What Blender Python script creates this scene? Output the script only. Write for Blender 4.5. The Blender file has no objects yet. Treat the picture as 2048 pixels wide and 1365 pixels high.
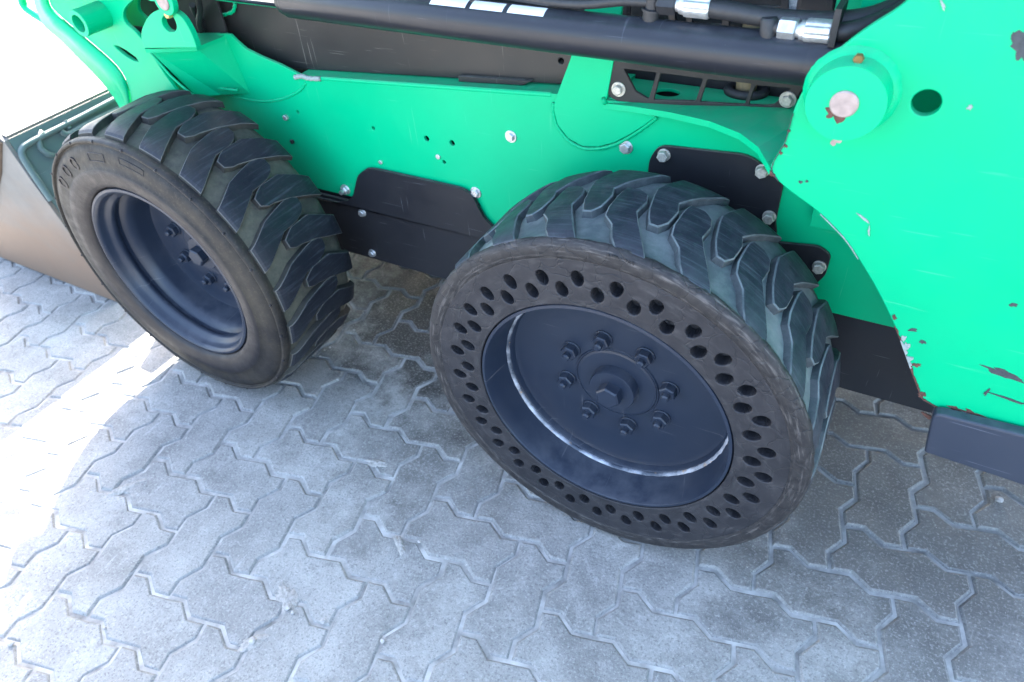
import bpy, bmesh, math, random
import numpy as np
from mathutils import Vector, Matrix, noise
random.seed(7)
R = math.radians
scene = bpy.context.scene
COL = scene.collection

# ------------------------------------------------------------------ camera
CAM = np.array([0.34068, -0.76973, 1.28912])
CROT = np.array([[0.872, 0.482, -0.079], [0.271, -0.612, -0.743], [-0.407, 0.626, -0.665]])
yaw, pit, rol, FPX = -0.576173, 0.727379, 0.106636, 1428.44
fw = np.array([math.sin(yaw)*math.cos(pit), math.cos(yaw)*math.cos(pit), -math.sin(pit)])
rt = np.array([math.cos(yaw), -math.sin(yaw), 0.0]); dn = np.cross(fw, rt)
rt2 = math.cos(rol)*rt + math.sin(rol)*dn; dn2 = -math.sin(rol)*rt + math.cos(rol)*dn
cam_d = bpy.data.cameras.new('camera'); cam_o = bpy.data.objects.new('camera', cam_d); COL.objects.link(cam_o)
cam_d.sensor_width = 36.0; cam_d.lens = FPX*36/2048; cam_d.clip_end = 500; cam_d.clip_start = 0.02
cam_o.matrix_world = Matrix(((rt2[0], -dn2[0], -fw[0], CAM[0]), (rt2[1], -dn2[1], -fw[1], CAM[1]), (rt2[2], -dn2[2], -fw[2], CAM[2]), (0, 0, 0, 1)))
cam_d.dof.use_dof = True; cam_d.dof.focus_distance = 1.22; cam_d.dof.aperture_fstop = 5.0
scene.camera = cam_o
scene.render.resolution_x = 1024; scene.render.resolution_y = 682

# ------------------------------------------------------------------ sky, sun, exposure
SUN_TRAVEL = Vector((0.60, -1.06, -1.0)).normalized()      # direction in which the light travels
to_sun = -SUN_TRAVEL
elev = math.asin(to_sun.z); azim = math.atan2(to_sun.x, to_sun.y)
wd = bpy.data.worlds.new('World'); scene.world = wd; wd.use_nodes = True
nt = wd.node_tree; bg = nt.nodes['Background']
sky = nt.nodes.new('ShaderNodeTexSky'); sky.sky_type = 'NISHITA'; sky.sun_disc = False
sky.dust_density = 3.0; sky.ozone_density = 1.0; sky.air_density = 1.0; sky.sun_elevation = elev; sky.sun_rotation = azim
nt.links.new(sky.outputs[0], bg.inputs[0]); bg.inputs[1].default_value = 0.15
sun_d = bpy.data.lights.new('sun', 'SUN'); sun_d.energy = 5.0; sun_d.angle = R(0.55); sun_d.color = (1.0, 0.95, 0.87)
sun_o = bpy.data.objects.new('sun', sun_d); COL.objects.link(sun_o)
sun_o.rotation_euler = SUN_TRAVEL.to_track_quat('-Z', 'Y').to_euler(); sun_o.location = (-3, 5, 6)
vs = scene.view_settings; vs.view_transform = 'Standard'; vs.look = 'None'; vs.gamma = 1.0; vs.use_curve_mapping = False
vs.exposure = 3.35

# ------------------------------------------------------------------ measuring helper: where a sight line meets a plane
def W(px, py, y=None, z=None, x=None):
    d = (px-1024)/FPX*rt2 + (py-682.5)/FPX*dn2 + fw
    t = (y-CAM[1])/d[1] if y is not None else ((z-CAM[2])/d[2] if z is not None else (x-CAM[0])/d[0])
    return Vector((CAM + d*t).tolist())
def WX(pts, y):
    return [(W(a, b, y=y).x, W(a, b, y=y).z) for a, b in pts]

# ------------------------------------------------------------------ materials
def new_mat(name):
    m = bpy.data.materials.new(name); m.use_nodes = True
    return m, m.node_tree, m.node_tree.nodes['Principled BSDF']
def nd(t, typ, **kw):
    n = t.nodes.new(typ)
    for k, v in kw.items(): setattr(n, k, v)
    return n
def pos_noise(t, scale, detail=4, rough=0.6, stretch=(1, 1, 1), obj=False, rot=(0, 0, 0)):
    if obj:
        g = nd(t, 'ShaderNodeTexCoord').outputs['Object']
    else:
        g = nd(t, 'ShaderNodeNewGeometry').outputs['Position']
    mp = nd(t, 'ShaderNodeMapping'); mp.inputs['Scale'].default_value = stretch; mp.inputs['Rotation'].default_value = rot
    t.links.new(g, mp.inputs[0])
    n = nd(t, 'ShaderNodeTexNoise'); n.inputs['Scale'].default_value = scale; n.inputs['Detail'].default_value = detail
    n.inputs['Roughness'].default_value = rough
    t.links.new(mp.outputs[0], n.inputs['Vector'])
    return n.outputs['Fac']
def polar_noise(t, scale, detail, rough, k):
    """noise in wheel coordinates: angle, radius, width; each object gets its own patch of it"""
    sp = nd(t, 'ShaderNodeSeparateXYZ'); t.links.new(nd(t, 'ShaderNodeTexCoord').outputs['Object'], sp.inputs[0])
    an = nd(t, 'ShaderNodeMath', operation='ARCTAN2'); t.links.new(sp.outputs[2], an.inputs[0]); t.links.new(sp.outputs[0], an.inputs[1])
    cb = nd(t, 'ShaderNodeCombineXYZ'); t.links.new(sp.outputs[0], cb.inputs[0]); t.links.new(sp.outputs[2], cb.inputs[1])
    ln = nd(t, 'ShaderNodeVectorMath', operation='LENGTH'); t.links.new(cb.outputs[0], ln.inputs[0])
    rd = nd(t, 'ShaderNodeObjectInfo')
    c2 = nd(t, 'ShaderNodeCombineXYZ')
    t.links.new(mul(t, an.outputs[0], k[0]), c2.inputs[0]); t.links.new(mul(t, ln.outputs['Value'], k[1]), c2.inputs[1]); t.links.new(mul(t, sp.outputs[1], k[2]), c2.inputs[2])
    va = nd(t, 'ShaderNodeVectorMath', operation='ADD'); t.links.new(c2.outputs[0], va.inputs[0])
    c3 = nd(t, 'ShaderNodeCombineXYZ'); t.links.new(mul(t, rd.outputs['Random'], 37.0), c3.inputs[0]); t.links.new(mul(t, rd.outputs['Random'], 11.0), c3.inputs[2]); t.links.new(c3.outputs[0], va.inputs[1])
    n = nd(t, 'ShaderNodeTexNoise'); n.inputs['Scale'].default_value = scale; n.inputs['Detail'].default_value = detail; n.inputs['Roughness'].default_value = rough
    t.links.new(va.outputs[0], n.inputs['Vector']); return n.outputs['Fac']
def ramp(t, fac, a, b, ca=(0, 0, 0, 1), cb=(1, 1, 1, 1)):
    r = nd(t, 'ShaderNodeValToRGB'); r.color_ramp.elements[0].position = a; r.color_ramp.elements[1].position = b
    r.color_ramp.elements[0].color = ca; r.color_ramp.elements[1].color = cb
    t.links.new(fac, r.inputs[0]); return r.outputs[0]
def mix(t, fac, a, b):
    m = nd(t, 'ShaderNodeMix', data_type='RGBA')
    if isinstance(fac, (int, float)): m.inputs[0].default_value = fac
    else: t.links.new(fac, m.inputs[0])
    for i, v in ((6, a), (7, b)):
        if isinstance(v, tuple): m.inputs[i].default_value = v if len(v) == 4 else v+(1,)
        else: t.links.new(v, m.inputs[i])
    return m.outputs[2]
def mul(t, a, b):
    m = nd(t, 'ShaderNodeMath', operation='MULTIPLY')
    for i, v in ((0, a), (1, b)):
        if isinstance(v, (int, float)): m.inputs[i].default_value = v
        else: t.links.new(v, m.inputs[i])
    return m.outputs[0]
def bump(t, p, h, strength, dist=0.002, prev=None):
    b = nd(t, 'ShaderNodeBump'); b.inputs['Strength'].default_value = strength; b.inputs['Distance'].default_value = dist
    t.links.new(h, b.inputs['Height'])
    if prev is not None: t.links.new(prev, b.inputs['Normal'])
    t.links.new(b.outputs[0], p.inputs['Normal']); return b.outputs[0]
def up_mask(t, lo=0.5, hi=0.95):
    g = nd(t, 'ShaderNodeNewGeometry'); s = nd(t, 'ShaderNodeSeparateXYZ'); t.links.new(g.outputs['Normal'], s.inputs[0])
    return ramp(t, s.outputs[2], lo, hi)
def setc(t, p, c):
    if isinstance(c, tuple): p.inputs['Base Color'].default_value = c if len(c) == 4 else c+(1,)
    else: t.links.new(c, p.inputs['Base Color'])

def m_paint(name, base, rough=0.33, spec=0.36, dust=(0.20, 0.24, 0.21), dust_amt=0.8, scratch=(0.35, 0.75, 0.55), scr_amt=0.35, metallic=0.0):
    m, t, p = new_mat(name)
    v = ramp(t, pos_noise(t, 5, 5), 0.3, 0.75)
    lo = tuple(c*0.93 for c in base); hi = tuple(min(1, c*1.04) for c in base)
    c = mix(t, v, lo, hi)
    sm = mul(t, ramp(t, pos_noise(t, 9, 2, 0.5, (1, 1, 30), rot=(0, R(38), 0)), 0.70, 0.745), scr_amt)
    sm2 = mul(t, ramp(t, pos_noise(t, 7, 2, 0.5, (26, 1, 1), rot=(0, R(20), 0)), 0.72, 0.76), scr_amt)
    c = mix(t, sm, c, scratch); c = mix(t, sm2, c, scratch)
    spk = ramp(t, pos_noise(t, 170, 2, 0.5), 0.76, 0.79)
    c = mix(t, mul(t, spk, 0.35), c, (0.05, 0.06, 0.06))
    dm = mul(t, mul(t, up_mask(t), ramp(t, pos_noise(t, 22, 6, 0.7), 0.30, 0.65)), dust_amt)
    c = mix(t, dm, c, dust)
    setc(t, p, c); p.inputs['Metallic'].default_value = metallic
    rr = ramp(t, pos_noise(t, 14, 5), 0.3, 0.8, (rough*0.85,)*3+(1,), (min(1, rough*1.45),)*3+(1,))
    t.links.new(rr, p.inputs['Roughness'])
    p.inputs['Specular IOR Level'].default_value = spec
    bump(t, p, pos_noise(t, 260, 3), 0.06, 0.0006)
    return m
GREEN = m_paint('green_paint', (0.0, 0.39, 0.168), 0.34, 0.16, dust=(0.10, 0.22, 0.16), dust_amt=0.42, scr_amt=0.07)
BLACK = m_paint('black_steel_paint', (0.0150, 0.0155, 0.0190), 0.36, dust=(0.16, 0.15, 0.13), dust_amt=0.6, scratch=(0.14, 0.14, 0.15), scr_amt=0.55)
CYLB = m_paint('black_gloss_cylinder', (0.015, 0.016, 0.021), 0.31, 0.36, dust=(0.10, 0.11, 0.13), dust_amt=0.30, scratch=(0.12, 0.12, 0.14), scr_amt=0.3)
ARMGREY = m_paint('worn_grey_black_arm', (0.021, 0.0205, 0.0205), 0.36, dust=(0.2, 0.18, 0.15), dust_amt=0.5, scratch=(0.13, 0.12, 0.11), scr_amt=0.6)
WHEELP = m_paint('dark_blue_grey_wheel_paint', (0.0130, 0.0195, 0.0345), 0.34, dust=(0.10, 0.105, 0.12), dust_amt=0.45, scratch=(0.11, 0.11, 0.12), scr_amt=0.45)
PLASTIC = m_paint('dusty_black_plastic', (0.022, 0.021, 0.020), 0.6, dust=(0.16, 0.15, 0.14), dust_amt=0.6, scratch=(0.12, 0.12, 0.12), scr_amt=0.3)

def m_simple(name, base, rough=0.5, metallic=0.0, var=0.25, scale=60, b=0.15):
    m, t, p = new_mat(name)
    n = pos_noise(t, scale, 5)
    c = mix(t, ramp(t, n, 0.3, 0.7), tuple(x*(1-var) for x in base), tuple(min(1, x*(1+var)) for x in base))
    setc(t, p, c); p.inputs['Roughness'].default_value = rough; p.inputs['Metallic'].default_value = metallic
    bump(t, p, n, b, 0.001)
    return m
ZINC = m_simple('zinc_plated_steel', (0.56, 0.56, 0.55), 0.36, 0.75, 0.2, 120)
ZINCD = m_simple('dirty_zinc_bolt', (0.42, 0.40, 0.35), 0.5, 0.45, 0.3, 200)
CHROME = m_simple('chrome_rod', (0.80, 0.80, 0.80), 0.10, 1.0, 0.02, 60, 0.02)
RUST = m_simple('rusted_steel', (0.095, 0.042, 0.030), 0.85, 0.1, 0.4, 150, 0.5)
PINST = m_simple('bare_pin_steel', (0.30, 0.235, 0.215), 0.55, 0.3, 0.18, 90, 0.3)
CHIPD = m_simple('dark_primer_under_chipped_paint', (0.035, 0.04, 0.045), 0.7, 0.0, 0.3, 200)
CHIPW = m_simple('whitish_filler_under_chipped_paint', (0.24, 0.28, 0.26), 0.8, 0.0, 0.2, 120, 0.5)
WHITE = m_simple('white_decal', (0.78, 0.79, 0.80), 0.5, 0.0, 0.06, 40, 0.02)
HOSE = m_simple('black_hose_rubber', (0.016, 0.0165, 0.019), 0.55, 0.0, 0.3, 150, 0.3)
DARK = m_simple('dark_machine_interior', (0.012, 0.012, 0.013), 0.7, 0.0, 0.3, 40)
GLASS = m_simple('tinted_cab_glass', (0.01, 0.012, 0.013), 0.06, 0.0, 0.1, 4, 0.0)
FOAM = m_simple('grey_mesh_screen', (0.40, 0.40, 0.40), 0.8, 0.0, 0.5, 260, 0.8)
TAN = m_simple('tan_post', (0.20, 0.15, 0.08), 0.6, 0.0, 0.3, 60)
STONE = m_simple('pale_stone', (0.33, 0.31, 0.29), 0.85, 0.0, 0.25, 150, 0.5)

def m_rubber(name, base, dirt, damt=0.5, rough=0.5, scratch=None, sdir=(1, 1, 1), cracks=0.0, dscale=9, srot=(0, 0, 0), fine=0.4, spec=0.3):
    m, t, p = new_mat(name); p.inputs['Specular IOR Level'].default_value = spec
    d = ramp(t, pos_noise(t, dscale, 8, 0.68, obj=True), 0.42, 0.72)
    c = mix(t, mul(t, d, damt), tuple(base), tuple(dirt))
    f = ramp(t, pos_noise(t, 190, 4, 0.6, obj=True), 0.55, 0.75)
    c = mix(t, mul(t, f, fine*0.35), c, tuple(dirt))
    if scratch:
        s = ramp(t, polar_noise(t, 1.0, 5, 0.6, sdir), 0.53, 0.72)
        c = mix(t, mul(t, s, 0.55), c, tuple(scratch))
    setc(t, p, c)
    rr = ramp(t, pos_noise(t, 30, 5, obj=True), 0.3, 0.75, (rough*0.8,)*3+(1,), (min(1, rough*1.3),)*3+(1,))
    t.links.new(rr, p.inputs['Roughness'])
    prev = bump(t, p, pos_noise(t, 120, 6, 0.65, obj=True), 0.35, 0.0012)
    if cracks:
        tc = nd(t, 'ShaderNodeTexCoord'); vo = nd(t, 'ShaderNodeTexVoronoi', feature='DISTANCE_TO_EDGE'); vo.inputs['Scale'].default_value = 26
        nz = nd(t, 'ShaderNodeTexNoise'); nz.inputs['Scale'].default_value = 22; t.links.new(tc.outputs['Object'], nz.inputs['Vector'])
        va = nd(t, 'ShaderNodeVectorMath', operation='MULTIPLY_ADD'); va.inputs[1].default_value = (0.05,)*3
        t.links.new(nz.outputs['Color'], va.inputs[0]); t.links.new(tc.outputs['Object'], va.inputs[2]); t.links.new(va.outputs[0], vo.inputs['Vector'])
        ck = ramp(t, vo.outputs['Distance'], 0.0, 0.028)
        bump(t, p, ck, cracks, 0.0015, prev)
    return m
F_LUG = m_rubber('front_tread_rubber', (0.0100, 0.0120, 0.0175), (0.085, 0.085, 0.08), 0.06, 0.48, (0.050, 0.057, 0.072), (75, 60, 14))
F_EDGE = m_rubber('front_tread_scuffed_edge', (0.05, 0.05, 0.05), (0.16, 0.15, 0.13), 0.7, 0.7)
F_GROOVE = m_rubber('front_groove_dusty_rubber', (0.040, 0.040, 0.033), (0.115, 0.11, 0.08), 0.8, 0.75, dscale=14)
F_WALL = m_rubber('front_lug_wall_rubber', (0.022, 0.022, 0.021), (0.085, 0.08, 0.062), 0.55, 0.7, dscale=14)
F_SIDE = m_rubber('front_sidewall_rubber', (0.0105, 0.0090, 0.0110), (0.045, 0.038, 0.034), 0.32, 0.50, (0.038, 0.034, 0.034), (6, 160, 60), dscale=7)
F_MUD = m_rubber('front_sidewall_dirt_band', (0.0095, 0.0085, 0.0090), (0.075, 0.060, 0.040), 0.5, 0.6, dscale=6, fine=1.4)
R_LUG = m_rubber('rear_tread_rubber', (0.0140, 0.0165, 0.0250), (0.095, 0.110, 0.125), 0.30, 0.48, (0.075, 0.088, 0.105), (5, 120, 330), dscale=16)
R_EDGE = m_rubber('rear_tread_scuffed_edge', (0.05, 0.062, 0.066), (0.22, 0.25, 0.25), 0.7, 0.7)
R_GROOVE = m_rubber('rear_groove_dusty_rubber', (0.070, 0.088, 0.092), (0.19, 0.21, 0.205), 0.8, 0.7, dscale=14)
R_WALL = m_rubber('rear_lug_wall_rubber', (0.035, 0.043, 0.047), (0.14, 0.158, 0.158), 0.6, 0.7, dscale=16)
R_SIDE = m_rubber('rear_sidewall_cracked_rubber', (0.0165, 0.0160, 0.0190), (0.065, 0.060, 0.062), 0.32, 0.48, (0.060, 0.056, 0.058), (9, 110, 60), dscale=17, cracks=0.55)
R_SHOULDER = m_rubber('rear_shoulder_torn_rubber', (0.0150, 0.0138, 0.0150), (0.095, 0.085, 0.08), 0.25, 0.60, (0.145, 0.130, 0.122), (9, 230, 160), dscale=60, cracks=0.6)

def m_bucket():
    m, t, p = new_mat('worn_bucket_steel')
    g = nd(t, 'ShaderNodeNewGeometry'); s = nd(t, 'ShaderNodeSeparateXYZ'); t.links.new(g.outputs['Position'], s.inputs[0])
    ad = nd(t, 'ShaderNodeMath', operation='MULTIPLY_ADD'); ad.inputs[1].default_value = 0.30
    t.links.new(pos_noise(t, 6, 6, 0.6, (1, 1, 2.2)), ad.inputs[0]); t.links.new(s.outputs[2], ad.inputs[2])
    rusty = ramp(t, ad.outputs[0], 0.30, 0.52, (1, 1, 1, 1), (0, 0, 0, 1))
    c = mix(t, ramp(t, pos_noise(t, 10, 6), 0.3, 0.7), (0.105, 0.103, 0.098), (0.15, 0.146, 0.138))
    c = mix(t, mul(t, rusty, 0.85), c, (0.17, 0.105, 0.066))
    c = mix(t, mul(t, ramp(t, pos_noise(t, 60, 4), 0.6, 0.7), 0.3), c, (0.12, 0.10, 0.08))
    setc(t, p, c); p.inputs['Roughness'].default_value = 0.6; p.inputs['Metallic'].default_value = 0.2
    bump(t, p, pos_noise(t, 90, 5), 0.2, 0.001)
    return m
BUCKET = m_bucket()
BUCKETG = m_paint('faded_dark_green_bucket_paint', (0.075, 0.115, 0.115), 0.5, dust=(0.24, 0.25, 0.23), dust_amt=0.7, scratch=(0.2, 0.22, 0.21), scr_amt=0.5)

def m_paver(name, lift, stain_shade=1.0):
    m, t, p = new_mat(name)
    oi = nd(t, 'ShaderNodeObjectInfo')
    c = mix(t, ramp(t, pos_noise(t, 7, 8, 0.66), 0.34, 0.68), (0.205*lift, 0.196*lift, 0.180*lift), (0.335*lift, 0.322*lift, 0.297*lift))
    c = mix(t, mul(t, ramp(t, oi.outputs['Random'], 0.35, 1.0), 0.55), c, (0.185, 0.18, 0.172))
    # oil and rubber marks, blotchy
    st = ramp(t, pos_noise(t, 2.3, 9, 0.70), 0.50, 0.66)
    c = mix(t, mul(t, st, 0.60*stain_shade), c, (0.085, 0.082, 0.080))
    st2 = ramp(t, pos_noise(t, 11, 8, 0.72), 0.56, 0.68)
    c = mix(t, mul(t, st2, 0.42*stain_shade), c, (0.075, 0.072, 0.070))
    # pale dust rubbed into the surface
    du = ramp(t, pos_noise(t, 26, 12, 0.82), 0.53, 0.64)
    c = mix(t, mul(t, du, 0.50), c, (0.38, 0.365, 0.34))
    sc = ramp(t, pos_noise(t, 7, 4, 0.6, (9, 0.8, 1), rot=(0, 0, R(35))), 0.655, 0.72)
    c = mix(t, mul(t, sc, 0.35), c, (0.46, 0.45, 0.43))
    # three ragged blotches: the machine's shade painted in, mixed with oil and grime
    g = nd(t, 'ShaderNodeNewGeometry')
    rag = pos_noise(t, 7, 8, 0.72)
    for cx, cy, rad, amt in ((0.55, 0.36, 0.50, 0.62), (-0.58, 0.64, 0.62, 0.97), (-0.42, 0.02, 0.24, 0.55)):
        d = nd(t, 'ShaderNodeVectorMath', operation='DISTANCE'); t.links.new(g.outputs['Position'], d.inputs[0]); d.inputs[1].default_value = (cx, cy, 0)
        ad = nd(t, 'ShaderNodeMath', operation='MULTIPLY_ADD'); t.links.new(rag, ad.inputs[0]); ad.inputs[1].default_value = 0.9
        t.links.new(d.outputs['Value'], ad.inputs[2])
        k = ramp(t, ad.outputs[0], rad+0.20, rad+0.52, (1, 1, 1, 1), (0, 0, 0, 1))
        c = mix(t, mul(t, k, amt*stain_shade), c, (0.032, 0.030, 0.027))
    # aggregate grains
    gr = ramp(t, pos_noise(t, 190, 4, 0.7), 0.52, 0.66)
    c = mix(t, mul(t, gr, 0.46), c, (0.42, 0.405, 0.375))
    gd = ramp(t, pos_noise(t, 210, 4, 0.7), 0.33, 0.48, (1, 1, 1, 1), (0, 0, 0, 1))
    c = mix(t, mul(t, gd, 0.62), c, (0.075, 0.073, 0.070))
    setc(t, p, c)
    rr = ramp(t, pos_noise(t, 9, 6), 0.3, 0.75, (0.55,)*3+(1,), (0.9,)*3+(1,)); t.links.new(rr, p.inputs['Roughness'])
    pr = bump(t, p, pos_noise(t, 170, 6, 0.75), 0.8, 0.0035)
    bump(t, p, pos_noise(t, 30, 8, 0.66), 0.40, 0.005, pr)
    return m
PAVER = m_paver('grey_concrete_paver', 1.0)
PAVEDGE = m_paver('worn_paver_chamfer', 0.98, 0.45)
SAND = m_simple('joint_sand', (0.30, 0.285, 0.262), 0.95, 0.0, 0.55, 18, 0.6)

# ------------------------------------------------------------------ mesh helpers
def raw_obj(name, me, mat=None, parent=None, loc=(0, 0, 0), kind=None):
    o = bpy.data.objects.new(name, me); COL.objects.link(o)
    if mat is not None:
        for mm in (mat if isinstance(mat, (list, tuple)) else [mat]): me.materials.append(mm)
    o.location = loc
    if parent is not None: o.parent = parent
    if kind: o['kind'] = kind
    return o
def mesh(name, verts, faces, smooth=False, mats=None):
    me = bpy.data.meshes.new(name); me.from_pydata([tuple(v) for v in verts], [], faces)
    if mats is not None:
        me.polygons.foreach_set('material_index', mats)
    if smooth is True: me.polygons.foreach_set('use_smooth', [True]*len(me.polygons))
    elif isinstance(smooth, (list, tuple)): me.polygons.foreach_set('use_smooth', list(smooth))
    bm = bmesh.new(); bm.from_mesh(me); bmesh.ops.recalc_face_normals(bm, faces=bm.faces); bm.to_mesh(me); bm.free()
    me.update(); return me
def join_geo(parts):
    V, F = [], []
    for v, f in parts:
        o = len(V); V += list(v); F += [tuple(i+o for i in q) for q in f]
    return V, F
def g_box(x0, x1, y0, y1, z0, z1):
    v = [(x, y, z) for x in (x0, x1) for y in (y0, y1) for z in (z0, z1)]
    return v, [(0, 1, 3, 2), (4, 6, 7, 5), (0, 4, 5, 1), (2, 3, 7, 6), (0, 2, 6, 4), (1, 5, 7, 3)]
def g_tube(path, r, seg=14, caps=True):
    P = [Vector(q) for q in path]; V, F = [], []
    n = len(P); rs = r if isinstance(r, (list, tuple)) else [r]*n
    up = None
    for i in range(n):
        a = P[max(i-1, 0)]; b = P[min(i+1, n-1)]; t = (b-a)
        if t.length < 1e-9: t = P[min(i+1, n-1)]-P[max(i-2, 0)]
        t.normalize()
        if up is None:
            up = Vector((0, 0, 1)) if abs(t.z) < 0.9 else Vector((1, 0, 0))
        s = t.cross(up); s.normalize(); up = s.cross(t); up.normalize()
        for k in range(seg):
            q = 2*math.pi*k/seg; V.append(P[i]+(s*math.cos(q)+up*math.sin(q))*rs[i])
    for i in range(n-1):
        for k in range(seg):
            k2 = (k+1) % seg
            F.append((i*seg+k, i*seg+k2, (i+1)*seg+k2, (i+1)*seg+k))
    if caps:
        F.append(tuple(range(seg-1, -1, -1))); F.append(tuple((n-1)*seg+k for k in range(seg)))
    return V, F
def tube(name, path, r, mat, parent, seg=16, loc=(0, 0, 0)):
    v, f = g_tube(path, r, seg); me = mesh(name, v, f, True); me.set_sharp_from_angle(angle=R(42))
    return raw_obj(name, me, mat, parent, loc)
def g_lathe(prof, seg=96, jitter=None, closed=False):
    """revolve (radius, y) about the local y axis"""
    V, F = [], []; n = len(prof)
    for k in range(seg):
        a = 2*math.pi*k/seg; c, s = math.cos(a), math.sin(a)
        for i, (r, y) in enumerate(prof):
            if jitter:
                dr, dy = jitter(a, i, r, y); V.append(((r+dr)*c, y+dy, (r+dr)*s))
            else: V.append((r*c, y, r*s))
    for k in range(seg):
        k2 = (k+1) % seg
        for i in range(n-1 if not closed else n):
            j = (i+1) % n
            F.append((k*n+i, k*n+j, k2*n+j, k2*n+i))
    return V, F
def g_hex(r, h, chamfer=0.12, seg=6):
    """hex head along -y, base at y=0"""
    V, F = [], []
    for rr, y in ((r, 0), (r, -h*(1-chamfer)), (r*0.86, -h)):
        for k in range(seg):
            a = 2*math.pi*k/seg; V.append((rr*math.cos(a), y, rr*math.sin(a)))
    for i in range(2):
        for k in range(seg):
            k2 = (k+1) % seg; F.append((i*seg+k, i*seg+k2, (i+1)*seg+k2, (i+1)*seg+k))
    F.append(tuple(range(2*seg, 3*seg))); F.append(tuple(range(seg-1, -1, -1)))
    return V, F
def g_disc(r, y0, y1, seg=24, bev=0.1):
    h = y1-y0
    prof = [(0.0001, y0), (r, y0), (r, y0+h*(1-bev*2)), (r*(1-bev*0.5), y1), (0.0001, y1)]
    return g_lathe(prof, seg)

def plate(name, outline, y, t, mat, parent, holes=(), bev=0.0012, res=2, loc=(0, 0, 0)):
    """flat plate in the x-z plane, front face at y, thickness t going to +y, with real holes"""
    cu = bpy.data.curves.new(name, 'CURVE'); cu.dimensions = '2D'; cu.fill_mode = 'BOTH'
    cu.extrude = max(t/2-bev, 0.0001); cu.bevel_depth = bev; cu.bevel_resolution = res; cu.offset = -bev
    for pts in [outline]+list(holes):
        sp = cu.splines.new('POLY'); sp.points.add(len(pts)-1); sp.use_cyclic_u = True
        for q, (a, b) in zip(sp.points, pts): q.co = (a, b, 0, 1)
    tmp = bpy.data.objects.new(name, cu); COL.objects.link(tmp)
    dg = bpy.context.evaluated_depsgraph_get()
    me = bpy.data.meshes.new_from_object(tmp.evaluated_get(dg)); bpy.data.objects.remove(tmp); bpy.data.curves.remove(cu)
    me.name = name
    for v in me.vertices:
        x, z, d = v.co; v.co = (x, y+t/2-d, z)
    for q in me.polygons: q.use_smooth = False
    me.materials.clear()
    return raw_obj(name, me, mat, parent, loc)
def rnd(pts, r, n=5):
    """round the corners of a closed polygon; r one value or a list"""
    out = []; N = len(pts)
    for i in range(N):
        rr = r[i] if isinstance(r, (list, tuple)) else r
        p0, p1, p2 = (Vector(pts[(i+k-1) % N]) for k in range(3))
        a = p0-p1; b = p2-p1; la, lb = a.length, b.length
        if rr <= 0 or la < 1e-6 or lb < 1e-6: out.append(tuple(p1)); continue
        d = min(rr, la*0.45, lb*0.45); s = p1+a/la*d; e = p1+b/lb*d
        for k in range(n+1):
            u = k/n; out.append(tuple((s*(1-u)**2+p1*2*u*(1-u)+e*u*u)))
    return out
def spline(pts, n=6, closed=False):
    P = [Vector(p) for p in pts]; out = []; N = len(P)
    for i in range(N if closed else N-1):
        if closed: a, b, c, d = P[(i-1) % N], P[i], P[(i+1) % N], P[(i+2) % N]
        else: a, b, c, d = P[max(i-1, 0)], P[i], P[i+1], P[min(i+2, N-1)]
        for k in range(n):
            t = k/n
            out.append(0.5*((2*b)+(-a+c)*t+(2*a-5*b+4*c-d)*t*t+(-a+3*b-3*c+d)*t**3))
    if not closed: out.append(P[-1])
    return [tuple(q) for q in out]
def circle(cx, cz, r, n=24):
    return [(cx+r*math.cos(2*math.pi*k/n), cz+r*math.sin(2*math.pi*k/n)) for k in range(n)]
def boxo(name, b, mat, parent, bev=0.004):
    v, f = g_box(*b); me = mesh(name, v, f)
    bm = bmesh.new(); bm.from_mesh(me)
    if bev: bmesh.ops.bevel(bm, geom=bm.edges[:], offset=bev, segments=2, affect='EDGES', profile=0.5)
    bm.to_mesh(me); bm.free()
    return raw_obj(name, me, mat, parent, parent_off(parent))
def parent_off(p):
    return tuple(-c for c in p.location) if p is not None else (0, 0, 0)
def tag(o, label, cat, group=None, kind=None):
    if label: o['label'] = label
    if cat: o['category'] = cat
    if group: o['group'] = group
    if kind: o['kind'] = kind
    return o
def empty(name, loc):
    o = bpy.data.objects.new(name, None); COL.objects.link(o); o.location = loc; o.empty_display_size = 0.1
    return o
def text_mesh(body, size, depth):
    cu = bpy.data.curves.new('lettering', 'FONT'); cu.body = body; cu.size = size; cu.extrude = depth; cu.align_x = 'CENTER'
    tmp = bpy.data.objects.new('lettering', cu); COL.objects.link(tmp)
    dg = bpy.context.evaluated_depsgraph_get(); me = bpy.data.meshes.new_from_object(tmp.evaluated_get(dg))
    bpy.data.objects.remove(tmp); bpy.data.curves.remove(cu); me.materials.clear()
    return me

# ================================================================== GROUND: herringbone of zigzag concrete pavers
U = 0.1125
LANG = -0.0371089; LO = (0.206288, 0.012895)
LC, LS = math.cos(LANG), math.sin(LANG)
def lat(u, v):
    return (LO[0]+U*(u*LC+v*LS), LO[1]+U*(u*LS-v*LC))
gv, gf = [(-90, -90, -0.0054), (90, -90, -0.0054), (90, 90, -0.0054), (-90, 90, -0.0054)], [(0, 1, 2, 3)]
ground = raw_obj('pavement', mesh('pavement', gv, gf), SAND, None); ground['kind'] = 'structure'
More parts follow.
